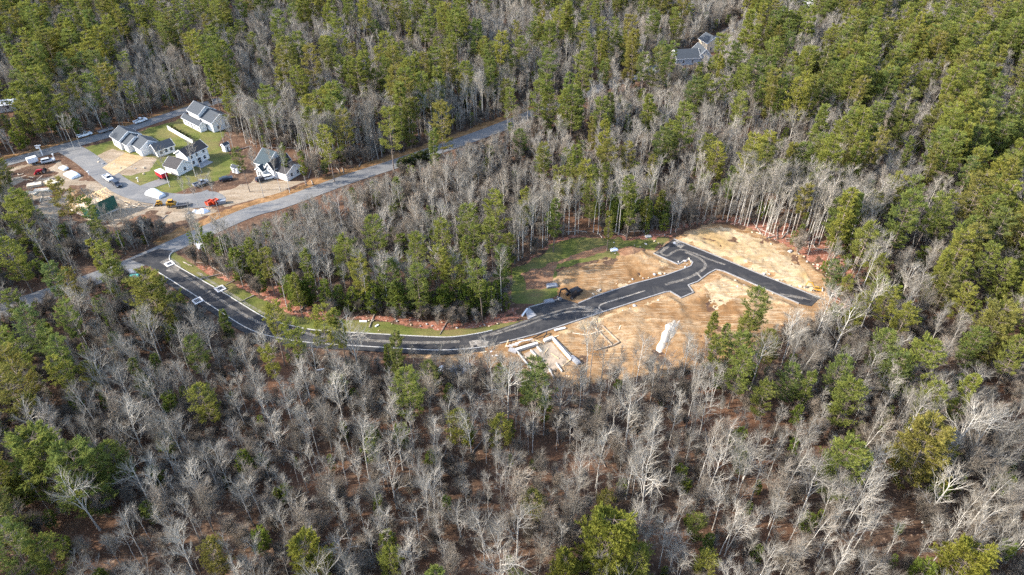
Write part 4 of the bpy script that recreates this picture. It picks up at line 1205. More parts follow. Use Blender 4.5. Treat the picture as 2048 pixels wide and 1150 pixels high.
for (u, v, w_, d_, hgt, rz, nm) in [(70, 372, 4.5, 2.4, 0.9, .4, 'a'), (84, 383, 5, 2.2, 0.7, .2, 'b'), (103, 368, 4.6, 2.4, 1.0, -.5, 'c'), (62, 388, 4.2, 1.6, .6, -.3, 'd')]:
    x, y = G(u, v)
    o = thing('plywood_stack', (x, y, 0.05), rz, {'a': 'stack of pale plywood sheets nearest the red tractor', 'b': 'stack of pale plywood sheets beside the house frame deck', 'c': 'tall stack of pale plywood sheets by the lumber wagon', 'd': 'narrow low stack of pale boards at the yard edge'}[nm], 'lumber stack')
    k = 5
    for i in range(k):
        j = random.uniform(-.08, .08)
        MB().box(-w_ / 2 + j, w_ / 2 + j, -d_ / 2 + j, d_ / 2 + j, i * hgt / k + 0.01, (i + 1) * hgt / k - 0.01).build('board_layer', M['plywood'], o)

# far houses
def far_house(u, v, ang, label, parts, wall='siding', roof='shingle'):
    x, y = G(u, v)
    o = thing('house', (x, y, 0.05), math.radians(ang), label, 'house')
    for p in parts:
        gable(o, *p, wall=wall, roof=roof)
        for k in range(2):
            window(o, 'F', p[2], p[0] + (p[1] - p[0]) * (0.3 + 0.4 * k), 1.2)
    return o
far_house(1352, 132, 10, 'far grey-roofed house with white eaves at the end of the main road', [(0, 12, 0, 9, 3.5, 3.0, 'x'), (12.01, 18, 1, 11, 4.0, 3.0, 'y')], 'siding_grey')
far_house(1412, 106, 20, 'far cream house half hidden by pines beside the road', [(0, 8, 0, 8, 5.0, 2.6, 'y')], 'plywood', 'shingle')
far_house(1585, 30, 15, 'distant pale-roofed house among the pines', [(0, 14, 0, 9, 4.0, 3.0, 'x')], 'siding', 'pale_concrete')
far_house(1288, 34, 0, 'distant small white-gabled house in the far woods', [(0, 9, 0, 10, 5.0, 3.5, 'y')])
far_house(1165, 86, 0, 'small white-gabled cottage hidden in the bare far woods', [(0, 7, 0, 8, 5.5, 3.0, 'y')])
far_house(-14, 228, 25, 'low white metal-roofed barn at the wood edge', [(0, 9, 0, 6, 3, 1.2, 'x')], 'siding', 'trim')
far_house(15, 222, 25, 'small white-roofed shed beside the low barn', [(0, 5, 0, 4.5, 2.8, 1.0, 'x')], 'siding', 'trim')

# ------------------------------------------------------------------ vehicles
def wheel(root, x, y, r=0.38, w=0.26):
    t = MB().cyl((x, y, r), (0, 1, 0), r, w, 14).build('wheel', M['rubber'], root)
    MB().cyl((x, y + (w / 2 + 0.005 if y > 0 else -w / 2 - 0.005), r), (0, 1, 0), r * 0.6, 0.03, 10).build('rim', M['steel'], t)
def quadpanel(m, pts):
    m.add(pts, [(0, 1, 2, 3)])
def greenhouse(root, x0, x1, xr0, xr1, z0, z1, wb, wt, paint):
    V = [(x0, -wb, z0), (x1, -wb, z0), (x1, wb, z0), (x0, wb, z0), (xr0, -wt, z1), (xr1, -wt, z1), (xr1, wt, z1), (xr0, wt, z1)]
    cab = MB().hexa(V).build('cab', paint, root)
    def lerp(a, b, t): return tuple(a[i] + (b[i] - a[i]) * t for i in range(3))
    def pane(a, b, c, d, nm, n):
        # inset quad pushed out along n
        cen = [sum(p[i] for p in (a, b, c, d)) / 4 for i in range(3)]
        q = [tuple(lerp(p, cen, 0.14)[i] + n[i] * 0.015 for i in range(3)) for p in (a, b, c, d)]
        mesh_obj(nm, q, [(0, 1, 2, 3)], M['glass'], cab)
    pane(V[1], V[2], V[6], V[5], 'windscreen', (1, 0, .5)); pane(V[3], V[0], V[4], V[7], 'rear_window', (-1, 0, .5))
    pane(V[0], V[1], V[5], V[4], 'side_window', (0, -1, .3)); pane(V[2], V[3], V[7], V[6], 'side_window', (0, 1, .3))
def lights(root, xf, xr, y, z):
    for s in (-1, 1):
        MB().box(xf - 0.02, xf + 0.05, s * y - 0.2, s * y + 0.2, z - 0.1, z + 0.1).build('headlight', M['lamp'], root)
        MB().box(xr - 0.05, xr + 0.02, s * y - 0.1, s * y + 0.1, z - 0.1, z + 0.16).build('tail_light', M['lamp_red'], root)
def pickup(u, v, du, dv, paint, label, group='pickups and cars parked about'):
    x, y = G(u, v); x2, y2 = G(u + du, v + dv)
    o = thing('pickup_truck', (x, y, 0.15), math.atan2(y2 - y, x2 - x), label, 'pickup', group)
    b = MB()
    b.prism([(-0.55, 0.45), (2.6, 0.45), (2.75, 0.6), (2.75, 1.0), (2.6, 1.12), (1.35, 1.2), (-0.55, 1.22)], -0.97, 0.97, 0.05, 1.05)
    b.build('body', M[paint], o)
    bd = MB()
    bd.box(-2.75, -0.56, -0.97, 0.97, 0.5, 0.72); bd.box(-2.75, -0.56, -0.97, -0.86, 0.721, 1.2); bd.box(-2.75, -0.56, 0.86, 0.97, 0.721, 1.2); bd.box(-2.75, -2.66, -0.855, 0.855, 0.721, 1.18)
    bd_o = bd.build('bed', M[paint], o)
    MB().box(-2.64, -0.6, -0.84, 0.84, 0.723, 0.75).build('bed_liner', M['black'], bd_o)
    greenhouse(o, -0.5, 1.45, -0.3, 0.75, 1.19, 1.85, 0.9, 0.74, M[paint])
    for xx in (-1.75, 1.75):
        for s in (-1, 1):
            wheel(o, xx, s * 0.88)
    lights(o, 2.74, -2.75, 0.72, 0.85)
    MB().box(2.7, 2.85, -0.95, 0.95, 0.45, 0.62).build('bumper', M['steel'], o)
    return o
def car(u, v, du, dv, paint, label, suv=True, group='pickups and cars parked about'):
    x, y = G(u, v); x2, y2 = G(u + du, v + dv)
    o = thing('parked_car', (x, y, 0.15), math.atan2(y2 - y, x2 - x), label, 'car', group)
    MB().prism([(-2.3, 0.4), (2.2, 0.4), (2.35, 0.55), (2.35, 0.85), (2.2, 1.0), (1.1, 1.1), (-2.25, 1.12), (-2.38, 0.9)], -0.92, 0.92, 0.05, 0.95).build('body', M[paint], o)
    if suv:
        greenhouse(o, -2.2, 1.2, -2.0, 0.5, 1.09, 1.72, 0.86, 0.72, M[paint])
    else:
        greenhouse(o, -1.7, 1.2, -1.0, 0.4, 1.09, 1.5, 0.85, 0.66, M[paint])
    for xx in (-1.4, 1.45):
        for s in (-1, 1):
            wheel(o, xx, s * 0.83, 0.34, 0.24)
    lights(o, 2.34, -2.36, 0.68, 0.8)
    return o
pickup(282, 245, 20, -7, 'white_paint', 'white pickup truck driving on the side road')
pickup(171, 273, 20, -6, 'white_paint', 'white pickup truck parked on the side road ahead of a flat trailer')
pickup(218, 360, 14, 10, 'white_paint', 'white pickup truck at the street kerb behind a dark car')
car(235, 372, 14, 10, 'dark_paint', 'dark blue car at the street kerb in front of a white pickup')
pickup(403, 370, 20, -7, 'grey_paint', 'grey pickup truck on the cul-de-sac near the lawn')
car(453, 361, 20, -4, 'dark_paint', 'dark car at the lawn edge beside the dirt yard', False)
car(98, 325, 18, -4, 'silver_paint', 'silver and black car by the dirt yard entrance')
car(540, 358, 16, -4, 'white_paint', 'white car in front of the blue-grey roofed house')
car(525, 362, 16, -5, 'dark_paint', 'dark car beside the white car in front of the house')
def trailer(u, v, du, dv, label, L=5.5, W=2.1, deck='black', box=None):
    x, y = G(u, v); x2, y2 = G(u + du, v + dv)
    o = thing('trailer', (x, y, 0.13), math.atan2(y2 - y, x2 - x), label, 'trailer')
    MB().box(-L / 2, L / 2, -W / 2, W / 2, 0.6, 0.78).build('deck', M[deck], o)
    tg = MB(); tg.bar((L / 2, -W / 3, 0.62), (L / 2 + 1.4, 0, 0.55), 0.1); tg.bar((L / 2, W / 3, 0.62), (L / 2 + 1.4, 0, 0.55), 0.1)
    tg.build('drawbar', M['black'], o)
    for xx in (-0.5, 0.35):
        for s in (-1, 1):
            wheel(o, xx, s * (W / 2 + 0.14), 0.33, 0.2)
    if box:
        MB().prism([(-L / 2, 0.79), (L / 2, 0.79), (L / 2 + 0.25, 1.3), (L / 2 + 0.2, 2.3), (L / 2, 2.55), (-L / 2, 2.55)], -W / 2, W / 2).build('box', M[box], o)
        MB().box(-L / 2 - 0.03, L / 2 + 0.05, -W / 2 - 0.03, W / 2 + 0.03, 2.555, 2.66).build('box_roof', M['trim'], o)
        MB().box(-L / 2 - 0.06, -L / 2 - 0.004, -W / 2 + 0.1, W / 2 - 0.1, 0.85, 2.45).build('rear_door', M['trim'], o)
    else:
        rl = MB()
        for s in (-1, 1):
            rl.bar((-L / 2, s * W / 2, 1.15), (L / 2, s * W / 2, 1.15), 0.07)
            for k in range(5):
                rl.bar((-L / 2 + k * L / 4, s * W / 2, 0.78), (-L / 2 + k * L / 4, s * W / 2, 1.15), 0.06)
        rl.build('rail', M['steel'], o)
    return o
trailer(213, 264, 20, -6, 'flat black trailer standing behind the white pickup on the side road', 6.0, deck='steel')
trailer(326, 356, 10, 6, 'red enclosed trailer with white roof beside the white garage', 4.6, 2.3, box='red_paint')
trailer(68, 328, 14, -4, 'small white box trailer at the dirt yard entrance', 3.2, 1.8, box='white_paint')
trailer(362, 414, 14, -2, 'dark trailer loaded beside the yellow loader', 5.2, deck='black')

def tracks(root, L, W, r, w, mat='black'):
    for s in (-1, 1):
        m = MB()
        n = 8
        prof = [(L / 2 - r + r * math.sin(a), r - r * math.cos(a)) for a in np.linspace(0, math.pi, n)] + [(-L / 2 + r - r * math.sin(a), r + r * math.cos(a)) for a in np.linspace(0, math.pi, n)]
        m.prism(prof, s * W / 2 - w / 2, s * W / 2 + w / 2)
        t = m.build('track', M[mat], root)
        MB().cyl((L / 2 - r, s * (W / 2 + w / 2 + 0.01), r), (0, 1, 0), r * 0.7, 0.05, 10).build('sprocket', M['steel'], t)
def excavator(u, v, ang, label, paint, boom_paint, sc, house_turn=0.0, counter=None):
    x, y = G(u, v)
    o = thing('excavator', (x, y, 0.15), math.radians(ang), label, 'excavator')
    o.scale = (sc, sc, sc)
    tracks(o, 3.6, 2.0, 0.42, 0.5)
    MB().box(-1.0, 1.0, -0.7, 0.7, 0.45, 0.8).build('undercarriage', M['black'], o)
    h = MB(); h.prism([(-2.0, 0.95), (1.2, 0.95), (1.2, 1.35), (0.6, 1.7), (-1.7, 1.8), (-2.1, 1.6)], -1.15, 1.15)
    ho = h.build('house_body', M[paint], o)
    MB().prism([(-2.5, 0.95), (-2.02, 0.95), (-2.11, 1.75), (-2.4, 1.75), (-2.6, 1.5)], -1.15, 1.15).build('counterweight', M[counter or paint], ho)
    cb = MB(); cb.prism([(-0.4, 1.36), (1.3, 1.36), (1.35, 2.0), (1.1, 2.75), (-0.4, 2.75)], 0.25, 1.12)
    c = cb.build('cab', M[paint], o)
    MB().box(-0.3, 1.0, 0.22, 0.247, 1.9, 2.6).build('side_window', M['glass'], c); MB().box(-0.3, 1.0, 1.123, 1.15, 1.9, 2.6).build('side_window', M['glass'], c)
    mesh_obj('windscreen', [(1.37, 0.32, 2.0), (1.37, 1.05, 2.0), (1.13, 1.05, 2.7), (1.13, 0.32, 2.7)], [(0, 1, 2, 3)], M['glass'], c)
    b = MB(); b.bar((1.0, -0.3, 1.3), (2.6, -0.3, 3.6), 0.35, 0.5); b.bar((2.5, -0.3, 3.5), (4.4, -0.3, 3.9), 0.33, 0.42)
    bo = b.build('boom', M[boom_paint], o)
    MB().bar((1.3, -0.3, 1.2), (2.7, -0.3, 3.1), 0.12).build('hydraulic_ram', M['steel'], bo)
    MB().bar((4.35, -0.3, 3.9), (5.0, -0.3, 1.5), 0.28, 0.36).build('stick', M[boom_paint], o)
    MB().prism([(4.6, 1.5), (5.2, 1.5), (5.3, 0.9), (5.0, 0.3), (4.4, 0.25), (4.3, 0.6)], -0.75, 0.15).build('bucket', M['steel'], o)
    return o
excavator(1146, 592, 215, 'dark excavator standing between the back lawn and the new road', 'black', 'black', 1.0)
excavator(1632, 582, 160, 'small yellow and white excavator at the end of the new road', 'yellow_paint', 'yellow_paint', 0.62, counter='white_paint')
def loader(u, v, ang, label, sc=1.0):
    x, y = G(u, v)
    o = thing('skid_loader', (x, y, 0.12), math.radians(ang), label, 'loader'); o.scale = (sc, sc, sc)
    MB().prism([(-1.4, 0.45), (1.0, 0.45), (1.1, 0.9), (0.6, 1.2), (-1.4, 1.45)], -0.6, 0.6).build('body', M['yellow_paint'], o)
    c = MB().prism([(-0.8, 1.2), (0.6, 1.21), (0.5, 2.1), (-0.7, 2.1)], -0.5, 0.5).build('cab', M['black'], o)
    MB().box(-0.75, 0.55, -0.56, 0.56, 2.105, 2.2).build('cab_roof', M['yellow_paint'], c)
    for s in (-1, 1):
        a = MB(); a.bar((-1.2, s * 0.75, 1.5), (0.9, s * 0.75, 1.2), 0.18, 0.25); a.bar((0.9, s * 0.75, 1.2), (1.6, s * 0.75, 0.4), 0.18, 0.22)
        a.build('arm', M['yellow_paint'], o)
        for xx in (-0.75, 0.65):
            wheel(o, xx, s * 0.78, 0.42, 0.3)
    MB().prism([(1.5, 0.1), (2.3, 0.1), (2.25, 0.2), (1.8, 0.3), (1.7, 0.85), (1.5, 0.85)], -0.95, 0.95).build('bucket', M['steel'], o)
loader(345, 413, 10, 'yellow skid loader beside the dark trailer', 1.15)
loader(319, 411, 190, 'small yellow loader on the grass behind the tarpaulin-covered boat', 0.8)
def tractor(u, v, ang, label):
    x, y = G(u, v)
    o = thing('tractor', (x, y, 0.1), math.radians(ang), label, 'tractor')
    MB().prism([(-0.6, 0.7), (1.9, 0.7), (1.95, 1.3), (1.7, 1.45), (0.2, 1.5), (-0.6, 1.1)], -0.4, 0.4).build('body', M['red_paint'], o)
    MB().prism([(-0.9, 1.0), (-0.3, 1.0), (-0.35, 1.2), (-0.75, 1.2), (-0.85, 1.6), (-0.95, 1.6)], -0.28, 0.28).build('seat', M['black'], o)
    for s in (-1, 1):
        wheel(o, -0.6, s * 0.75, 0.75, 0.4); wheel(o, 1.5, s * 0.65, 0.42, 0.28)
        a = MB(); a.bar((0.6, s * 0.5, 1.2), (2.4, s * 0.5, 0.5), 0.14, 0.2); a.build('arm', M['red_paint'], o)
        p_ = MB(); p_.bar((-1.0, s * 0.5, 1.0), (-1.0, s * 0.5, 2.4), 0.08); p_.build('roll_bar', M['black'], o)
    MB().prism([(2.3, 0.15), (3.0, 0.15), (2.5, 0.35), (2.4, 0.85), (2.3, 0.85)], -0.9, 0.9).build('bucket', M['red_paint'], o)
tractor(87, 346, 200, 'red tractor with front bucket in the dirt yard')
def dumpster(u, v, ang, label, mat, L=2.0, W=1.5, H=1.5):
    x, y = G(u, v)
    o = thing('dumpster', (x, y, 0.13), math.radians(ang), label, 'dumpster')
    b = MB(); t = 0.08
    def side(V): b.hexa(V)
    b.box(-L / 2, L / 2, -W / 2, W / 2, 0.1, 0.2)
    b.hexa([(-L / 2, -W / 2, 0.201), (L / 2, -W / 2, 0.201), (L / 2, -W / 2 + t, 0.201), (-L / 2, -W / 2 + t, 0.201), (-L / 2 - .2, -W / 2 - .1, H), (L / 2 + .2, -W / 2 - .1, H), (L / 2 + .2, -W / 2 + t - .1, H), (-L / 2 - .2, -W / 2 + t - .1, H)])
    b.hexa([(-L / 2, W / 2 - t, 0.201), (L / 2, W / 2 - t, 0.201), (L / 2, W / 2, 0.201), (-L / 2, W / 2, 0.201), (-L / 2 - .2, W / 2 - t + .1, H), (L / 2 + .2, W / 2 - t + .1, H), (L / 2 + .2, W / 2 + .1, H), (-L / 2 - .2, W / 2 + .1, H)])
    for s in (-1, 1):
        xs = sorted((s * L / 2, s * (L / 2 - t)))
        xt = [a + s * 0.2 for a in xs]
        b.hexa([(xs[0], -W / 2 + t, 0.201), (xs[1], -W / 2 + t, 0.201), (xs[1], W / 2 - t, 0.201), (xs[0], W / 2 - t, 0.201), (xt[0], -W / 2 + t - .1, H - .003), (xt[1], -W / 2 + t - .1, H - .003), (xt[1], W / 2 - t + .1, H - .003), (xt[0], W / 2 - t + .1, H - .003)])
    b.build('body', M[mat], o)
    for k in (-0.8, 0, 0.8):
        MB().box(k - 0.05, k + 0.05, -W / 2 - 0.12, -W / 2 - 0.02, 0.3, 1.2).build('rib', M[mat], o)
    MB().box(-L / 2 - .1, L / 2 + .1, -W / 2 + .1, W / 2 - .1, H - 0.35, H - 0.3).build('lid', M[mat], o)
dumpster(420, 410, 60, 'orange-red dumpster next to the cul-de-sac, on the loader side', 'orange_paint')
dumpster(431, 408, 60, 'orange-red dumpster next to the cul-de-sac, beside the grey skip', 'orange_paint')
dumpster(445, 407, 20, 'blue-grey tilted skip beside the orange dumpsters', 'grey_paint', 2.3, 1.5, 1.3)

# ------------------------------------------------------------------ soft and heaped things
def heap(name, u, v, L, W, Hh, ang, mat, label, cat, seed, facet=0.25, n=22, parent=None):
    r_ = np.random.default_rng(seed)
    x, y = G(u, v)
    V = []; rings = 7
    for i in range(rings):
        f = i / (rings - 1)
        for k in range(n):
            a = 2 * math.pi * k / n
            rr = (1 - f) ** 0.75 * (1 + facet * (vnoise(np.array([3 * math.cos(a) + seed]), np.array([3 * math.sin(a) + f * 2]))[0] - 0.5) * 2)
            z = Hh * (f ** 0.8) * (1 + 0.18 * (r_.random() - 0.5))
            V.append((L / 2 * rr * math.cos(a), W / 2 * rr * math.sin(a), z - 0.08))
    F = [(i * n + k, i * n + (k + 1) % n, (i + 1) * n + (k + 1) % n, (i + 1) * n + k) for i in range(rings - 1) for k in range(n)]
    F.append(tuple(range((rings - 1) * n, rings * n)))
    o = mesh_obj(name, V, F, M[mat], None, True)
    o.location = (x, y, 0.1); o.rotation_euler = (0, 0, math.radians(ang))
    return tag(o, label, cat)
heap('sand_pile', 1338, 666, 13.5, 4.2, 1.3, 60, 'white_sand', 'long white sand pile on the bare dirt below the new road', 'sand pile', 3, 0.4, 30)
heap('soil_mound', 1262, 503, 9.0, 5.0, 1.3, 10, 'brown_soil', 'dark brown soil mound between back lawn and road', 'soil mound', 5)
heap('soil_mound', 170, 392, 12, 7, 2.4, -20, 'dirt', 'grey-brown soil mound behind the timber house frame', 'soil mound', 6)
heap('soil_mound', 292, 442, 12, 7, 2.2, 10, 'brown_soil', 'brown soil mound between the yard and the main road', 'soil mound', 7)
heap('gravel_heap', 406, 424, 4.2, 3.0, 1.3, 10, 'tarp_white', 'large white stone heap beside the orange dumpsters', 'stone heap', 8)
heap('gravel_heap', 391, 424, 2.2, 1.8, 0.9, 30, 'tarp_white', 'small white stone heap between loader and dumpsters', 'stone heap', 9)
heap('gravel_heap', 380, 427, 2.0, 1.6, 0.8, 30, 'tarp_grey', 'small blue-grey heap between loader and dumpsters', 'stone heap', 10)

def wrapped(name, u, v, prof, W, ang, mat, label, cat, seed):
    """a tarpaulin drawn over a load: side profile, sagging folds"""
    r_ = np.random.default_rng(seed)
    x, y = G(u, v)
    n = len(prof); ny = 9
    V = []; F = []
    for j in range(ny):
        f = j / (ny - 1) * 2 - 1
        sh = 1 - 0.25 * abs(f) ** 3
        for i, (px, pz) in enumerate(prof):
            drop = pz * (1 - 0.35 * abs(f) ** 4)
            V.append((px * (0.97 + 0.06 * r_.random()), f * W / 2, max(0.0, drop + 0.12 * (r_.random() - 0.5) * (pz > 0.1))))
    for j in range(ny - 1):
        for i in range(n - 1):
            F.append((j * n + i, j * n + i + 1, (j + 1) * n + i + 1, (j + 1) * n + i))
    F.append(tuple(range(n))); F.append(tuple(range((ny - 1) * n, ny * n))[::-1])
    o = mesh_obj(name, V, F, M[mat])
    o.location = (x, y, 0.12); o.rotation_euler = (0, 0, math.radians(ang))
    return tag(o, label, cat)
bp = [(-3.4, 0.0), (-3.3, 0.9), (-2.6, 1.5), (-1.4, 2.1), (-0.2, 2.3), (1.0, 1.9), (2.2, 1.4), (3.3, 1.0), (3.5, 0.0)]
wrapped('covered_boat', 311, 391, bp, 2.9, -25, 'tarp_white', 'boat under a white tarpaulin parked on the street', 'boat', 1)
pk = [(-1.1, 0.0), (-1.05, 0.9), (-0.8, 1.25), (0, 1.4), (0.8, 1.25), (1.05, 0.9), (1.1, 0.0)]
wrapped('wrapped_bundle', 884, 747, [(a * 1.5, b * 1.2) for a, b in pk], 2.0, 78, 'tarp_white', 'white wrapped bundle below the footpath, upright beside its twin', 'bundle', 2)
wrapped('wrapped_bundle', 901, 744, [(a * 1.4, b * 1.1) for a, b in pk], 1.9, 62, 'tarp_white', 'white wrapped bundle below the footpath, leaning towards the grey tarpaulin', 'bundle', 3)
wrapped('tarpaulin', 927, 742, [(a * 2.1, b * 0.8) for a, b in pk], 3.4, 20, 'tarp_grey', 'dark grey tarpaulin over a low load below the footpath', 'tarpaulin', 4)
wrapped('tarpaulin', 268, 556, [(a * 1.6, b * 0.6) for a, b in pk], 2.0, 20, 'tarp_teal', 'teal tarpaulin heap beside the road junction', 'tarpaulin', 5)
wrapped('tarpaulin', 258, 547, [(a * 2.2, b * 0.7) for a, b in pk], 2.2, 15, 'tarp_grey', 'dark tarpaulin heap behind the teal tarpaulin', 'tarpaulin', 6)
wrapped('tarpaulin', 145, 352, [(a * 2.6, b * 0.9) for a, b in pk], 3.4, -35, 'tarp_white', 'white tarpaulin over lumber beside the street lawn', 'tarpaulin', 7)
wrapped('tarpaulin', 128, 338, [(a * 1.5, b * 0.6) for a, b in pk], 2.0, -30, 'tarp_white', 'small white tarpaulin bundle at the street entrance', 'tarpaulin', 8)
wrapped('rock_wrap', 1104, 573, [(a * 1.5, b * 0.6) for a, b in pk], 1.8, 10, 'tarp_grey', 'dark blue-grey bundle on the back lawn', 'bundle', 9)
wrapped('rock_wrap', 1098, 604, [(a * 1.3, b * 0.5) for a, b in pk], 1.4, 15, 'tarp_grey', 'grey bundle at the kerb beside the excavator', 'bundle', 10)
wrapped('plastic_wrap', 1228, 501, [(a * 1.1, b * 0.4) for a, b in pk], 1.3, 12, 'tarp_white', 'pale plastic-wrapped stones on the back lawn', 'bundle', 11)
wrapped('plastic_wrap', 1296, 474, [(a * 0.9, b * 0.35) for a, b in pk], 1.2, 12, 'rock', 'pale pinkish bundle at the wood edge of the back lawn', 'bundle', 12)

def slab_thing(name, pts, z0, z1, mat, label, cat):
    P = GP(pts); c = P.mean(0)
    o = slab(name, P - c, z0, z1, M[mat])
    o.location = (c[0], c[1], 0)
    return tag(o, label, cat)
slab_thing('foam_sheet', [(957, 707), (972, 704), (978, 709), (962, 712)], 0.1, 0.35, 'plywood', 'cream sheet lying below the kerb', 'sheet')
slab_thing('foam_sheet', [(980, 704), (992, 706), (1000, 713), (984, 716)], 0.1, 0.5, 'tarp_white', 'white sheets stacked below the kerb beside the foundation', 'sheet')
slab_thing('foam_sheet', [(1108, 661), (1130, 656), (1131, 659), (1110, 664)], 0.25, 0.5, 'pale_concrete', 'long white sheet beside the upper foundation corner', 'sheet')
slab_thing('concrete_pad', [(388, 488), (400, 484), (408, 494), (398, 500)], 0.0, 0.4, 'pale_concrete', 'pale concrete pad in the trees at the road junction', 'concrete pad')
slab_thing('drain_cover', [(1606, 598), (1622, 602), (1618, 607), (1603, 603)], 0.1, 0.19, 'black', 'black drain grate at the end of the new road', 'drain')
slab_thing('drain_cover', [(946, 692), (954, 691), (955, 695), (947, 696)], 0.1, 0.19, 'black', 'black drain grate at the kerb beside the dust patch', 'drain')
slab_thing('drain_cover', [(1345, 486), (1349, 484), (1352, 487), (1348, 489)], 0.1, 0.2, 'pale_concrete', 'small pale drain cover at the upper road corner', 'drain')
def frame_thing(u, v, label, s=2.6):
    x, y = G(u, v)
    o = thing('storm_drain', (x, y, 0.1), math.radians(-45), label, 'drain frame', 'precast drain frames along the first stretch of kerb')
    for (a, b, c, d) in ((-s / 2, s / 2, -s / 2, -s / 2 + .45), (-s / 2, s / 2, s / 2 - .45, s / 2), (-s / 2, -s / 2 + .45, -s / 2 + .451, s / 2 - .451), (s / 2 - .45, s / 2, -s / 2 + .451, s / 2 - .451)):
        MB().box(a, b, c, d, 0, 0.3).build('frame_side', M['pale_concrete'], o)
    MB().box(-s / 2 + .46, s / 2 - .46, -s / 2 + .46, s / 2 - .46, 0, 0.1).build('pit', M['black'], o)
    for k in range(3):
        MB().box(-s / 2 + .46, s / 2 - .46, -0.5 + k * 0.45, -0.4 + k * 0.45, 0.12, 0.2).build('grate_bar', M['steel'], o)
frame_thing(441, 579, 'square precast drain frame on the lawn side of the kerb')
frame_thing(396, 603, 'square precast drain frame on the footpath side of the kerb')
frame_thing(340, 529, 'square precast drain frame in the asphalt at the road junction', 2.4)

M['dusty'] = m_plain('dusty_concrete', (0.33, 0.26, 0.19), 0.9, 0.25, 0.8)
# concrete foundations
def wall_seg(root, a, b, w, h, mat, z=0.0):
    A_, B_ = G(*a), G(*b)
    o = root.location
    MB().bar((A_[0] - o.x, A_[1] - o.y, z + h / 2), (B_[0] - o.x, B_[1] - o.y, z + h / 2), w, h).build('wall', M[mat], root)
fx0, fy0 = G(1075, 715)
f1 = thing('concrete_foundation', (fx0, fy0, 0.05), 0, 'new concrete house foundation walls in the orange dirt below the road', 'foundation')
wall_seg(f1, (1032, 703), (1075, 689.5), 0.8, 0.8, 'concrete'); wall_seg(f1, (1018, 701), (1034, 705), 1.4, 0.6, 'dark_concrete')
wall_seg(f1, (1034, 705), (1072, 752), 0.25, 0.6, 'concrete'); wall_seg(f1, (1103, 677), (1142, 722), 0.38, 0.9, 'concrete')
wall_seg(f1, (1107, 677), (1147, 720), 0.22, 0.6, 'dark_concrete'); wall_seg(f1, (1088, 684), (1103, 678), 0.9, 0.7, 'concrete')
wall_seg(f1, (1061, 702), (1083, 725), 0.25, 0.5, 'concrete'); wall_seg(f1, (1083, 725), (1088, 721), 0.25, 0.5, 'concrete'); wall_seg(f1, (1074, 695), (1084, 706), 0.3, 0.5, 'concrete')
wall_seg(f1, (1112, 728), (1124, 745), 0.2, 0.5, 'concrete'); wall_seg(f1, (1097, 738), (1108, 758), 0.2, 0.5, 'concrete')
slab_thing('floor_slab', [(1048, 708), (1102, 684), (1140, 727), (1083, 752)], 0.02, 0.14, 'dusty', 'dusty concrete floor slab inside the foundation walls', 'slab')
pl = MB()
for k in range(7):
    a = G(1012 + k * 6, 697 - k * 1.8); 
    pl.bar((a[0] - fx0, a[1] - fy0, 0.85 + 0.05 * (k % 2)), (a[0] - fx0 + random.uniform(1.5, 3), a[1] - fy0 + random.uniform(-.2, 1.0), 0.9), 0.3, 0.1)
pl.build('formwork', M['concrete'], f1)
sx, sy = G(1215, 672)
f2 = thing('trench_forms', (sx, sy, 0.12), 0, 'timber footing forms laid in the dirt beside the tall bare trunks', 'formwork')
for a, b in (((1188, 656), (1225, 693)), ((1204, 653), (1238, 686)), ((1225, 693), (1238, 686)), ((1190, 703), (1225, 692))):
    wall_seg(f2, a, b, 0.25, 0.3, 'dusty', 0.1)
pts = smooth([(*G(1066, 679), 0.4), (*G(1080, 673), 0.6), (*G(1091, 668), 0.7), (*G(1093, 671), 0.6), (*G(1087, 679), 0.4)], 4)
V_, F_ = tubes(pts[None], np.full((1, len(pts)), 0.14), 6)
o = bpy.data.objects.new('drain_hose', fast_mesh('drain_hose', V_ - np.array([*G(1080, 673), 0]), F_, [M['black']])); COL.objects.link(o); o.location = (*G(1080, 673), 0.1)
tag(o, 'black bent drain hose between foundation and road kerb', 'hose')
wrapped('tarpaulin', 1150, 722, [(a * 1.6, b * 0.5) for a, b in pk], 1.4, -55, 'tarp_grey', 'dark grey covered stack at the foundation corner', 'tarpaulin', 13)

# fences, mailboxes, sheds, hedges
fa, fb = np.array(G(337, 260)), np.array(G(387, 289))
fl = np.linalg.norm(fb - fa)
fence = thing('fence', (*fa, 0.05), math.atan2(fb[1] - fa[1], fb[0] - fa[0]), 'white solid panel fence across the lawn behind the houses', 'fence')
nf_ = 8
for k in range(nf_):
    MB().box(k * fl / nf_ + 0.09, (k + 1) * fl / nf_ - 0.09, -0.03, 0.03, 0.05, 1.85).build('panel', M['trim'], fence)
for k in range(nf_ + 1):
    MB().box(k * fl / nf_ - 0.08, k * fl / nf_ + 0.08, -0.08, 0.08, -0.1, 2.0).build('post', M['trim'], fence)
def small_tree_thing(u, v, h, sx, name, label, cat, grp, needle):
    x, y = G(u, v)
    t = YOUNG[0]
    e = thing(name, (x, y, 0.03), random.random() * 6, label, cat, grp)
    e.scale = (sx, sx, h / t[4])
    for pn, me in (('trunk', t[1]), ('crown', needle)):
        o = bpy.data.objects.new(pn, me); COL.objects.link(o); o.parent = e
dark_crown = YOUNG[0][2].copy(); dark_crown.materials[1] = M['needle_dark']
for k in range(7):
    small_tree_thing(346 + k * 6.0, 262 + k * 3.4, 2.4, 0.5, 'shrub', 'small dark evergreen shrub in the row along the white fence', 'shrub', 'evergreens along the white fence', dark_crown)
for k in range(7):
    small_tree_thing(803 + k * 8.5, 336 - k * 2.8, 4.0, 1.25, 'hedge_shrub', 'dark evergreen shrub in the hedge along the main road', 'shrub', 'hedge along the main road', dark_crown)
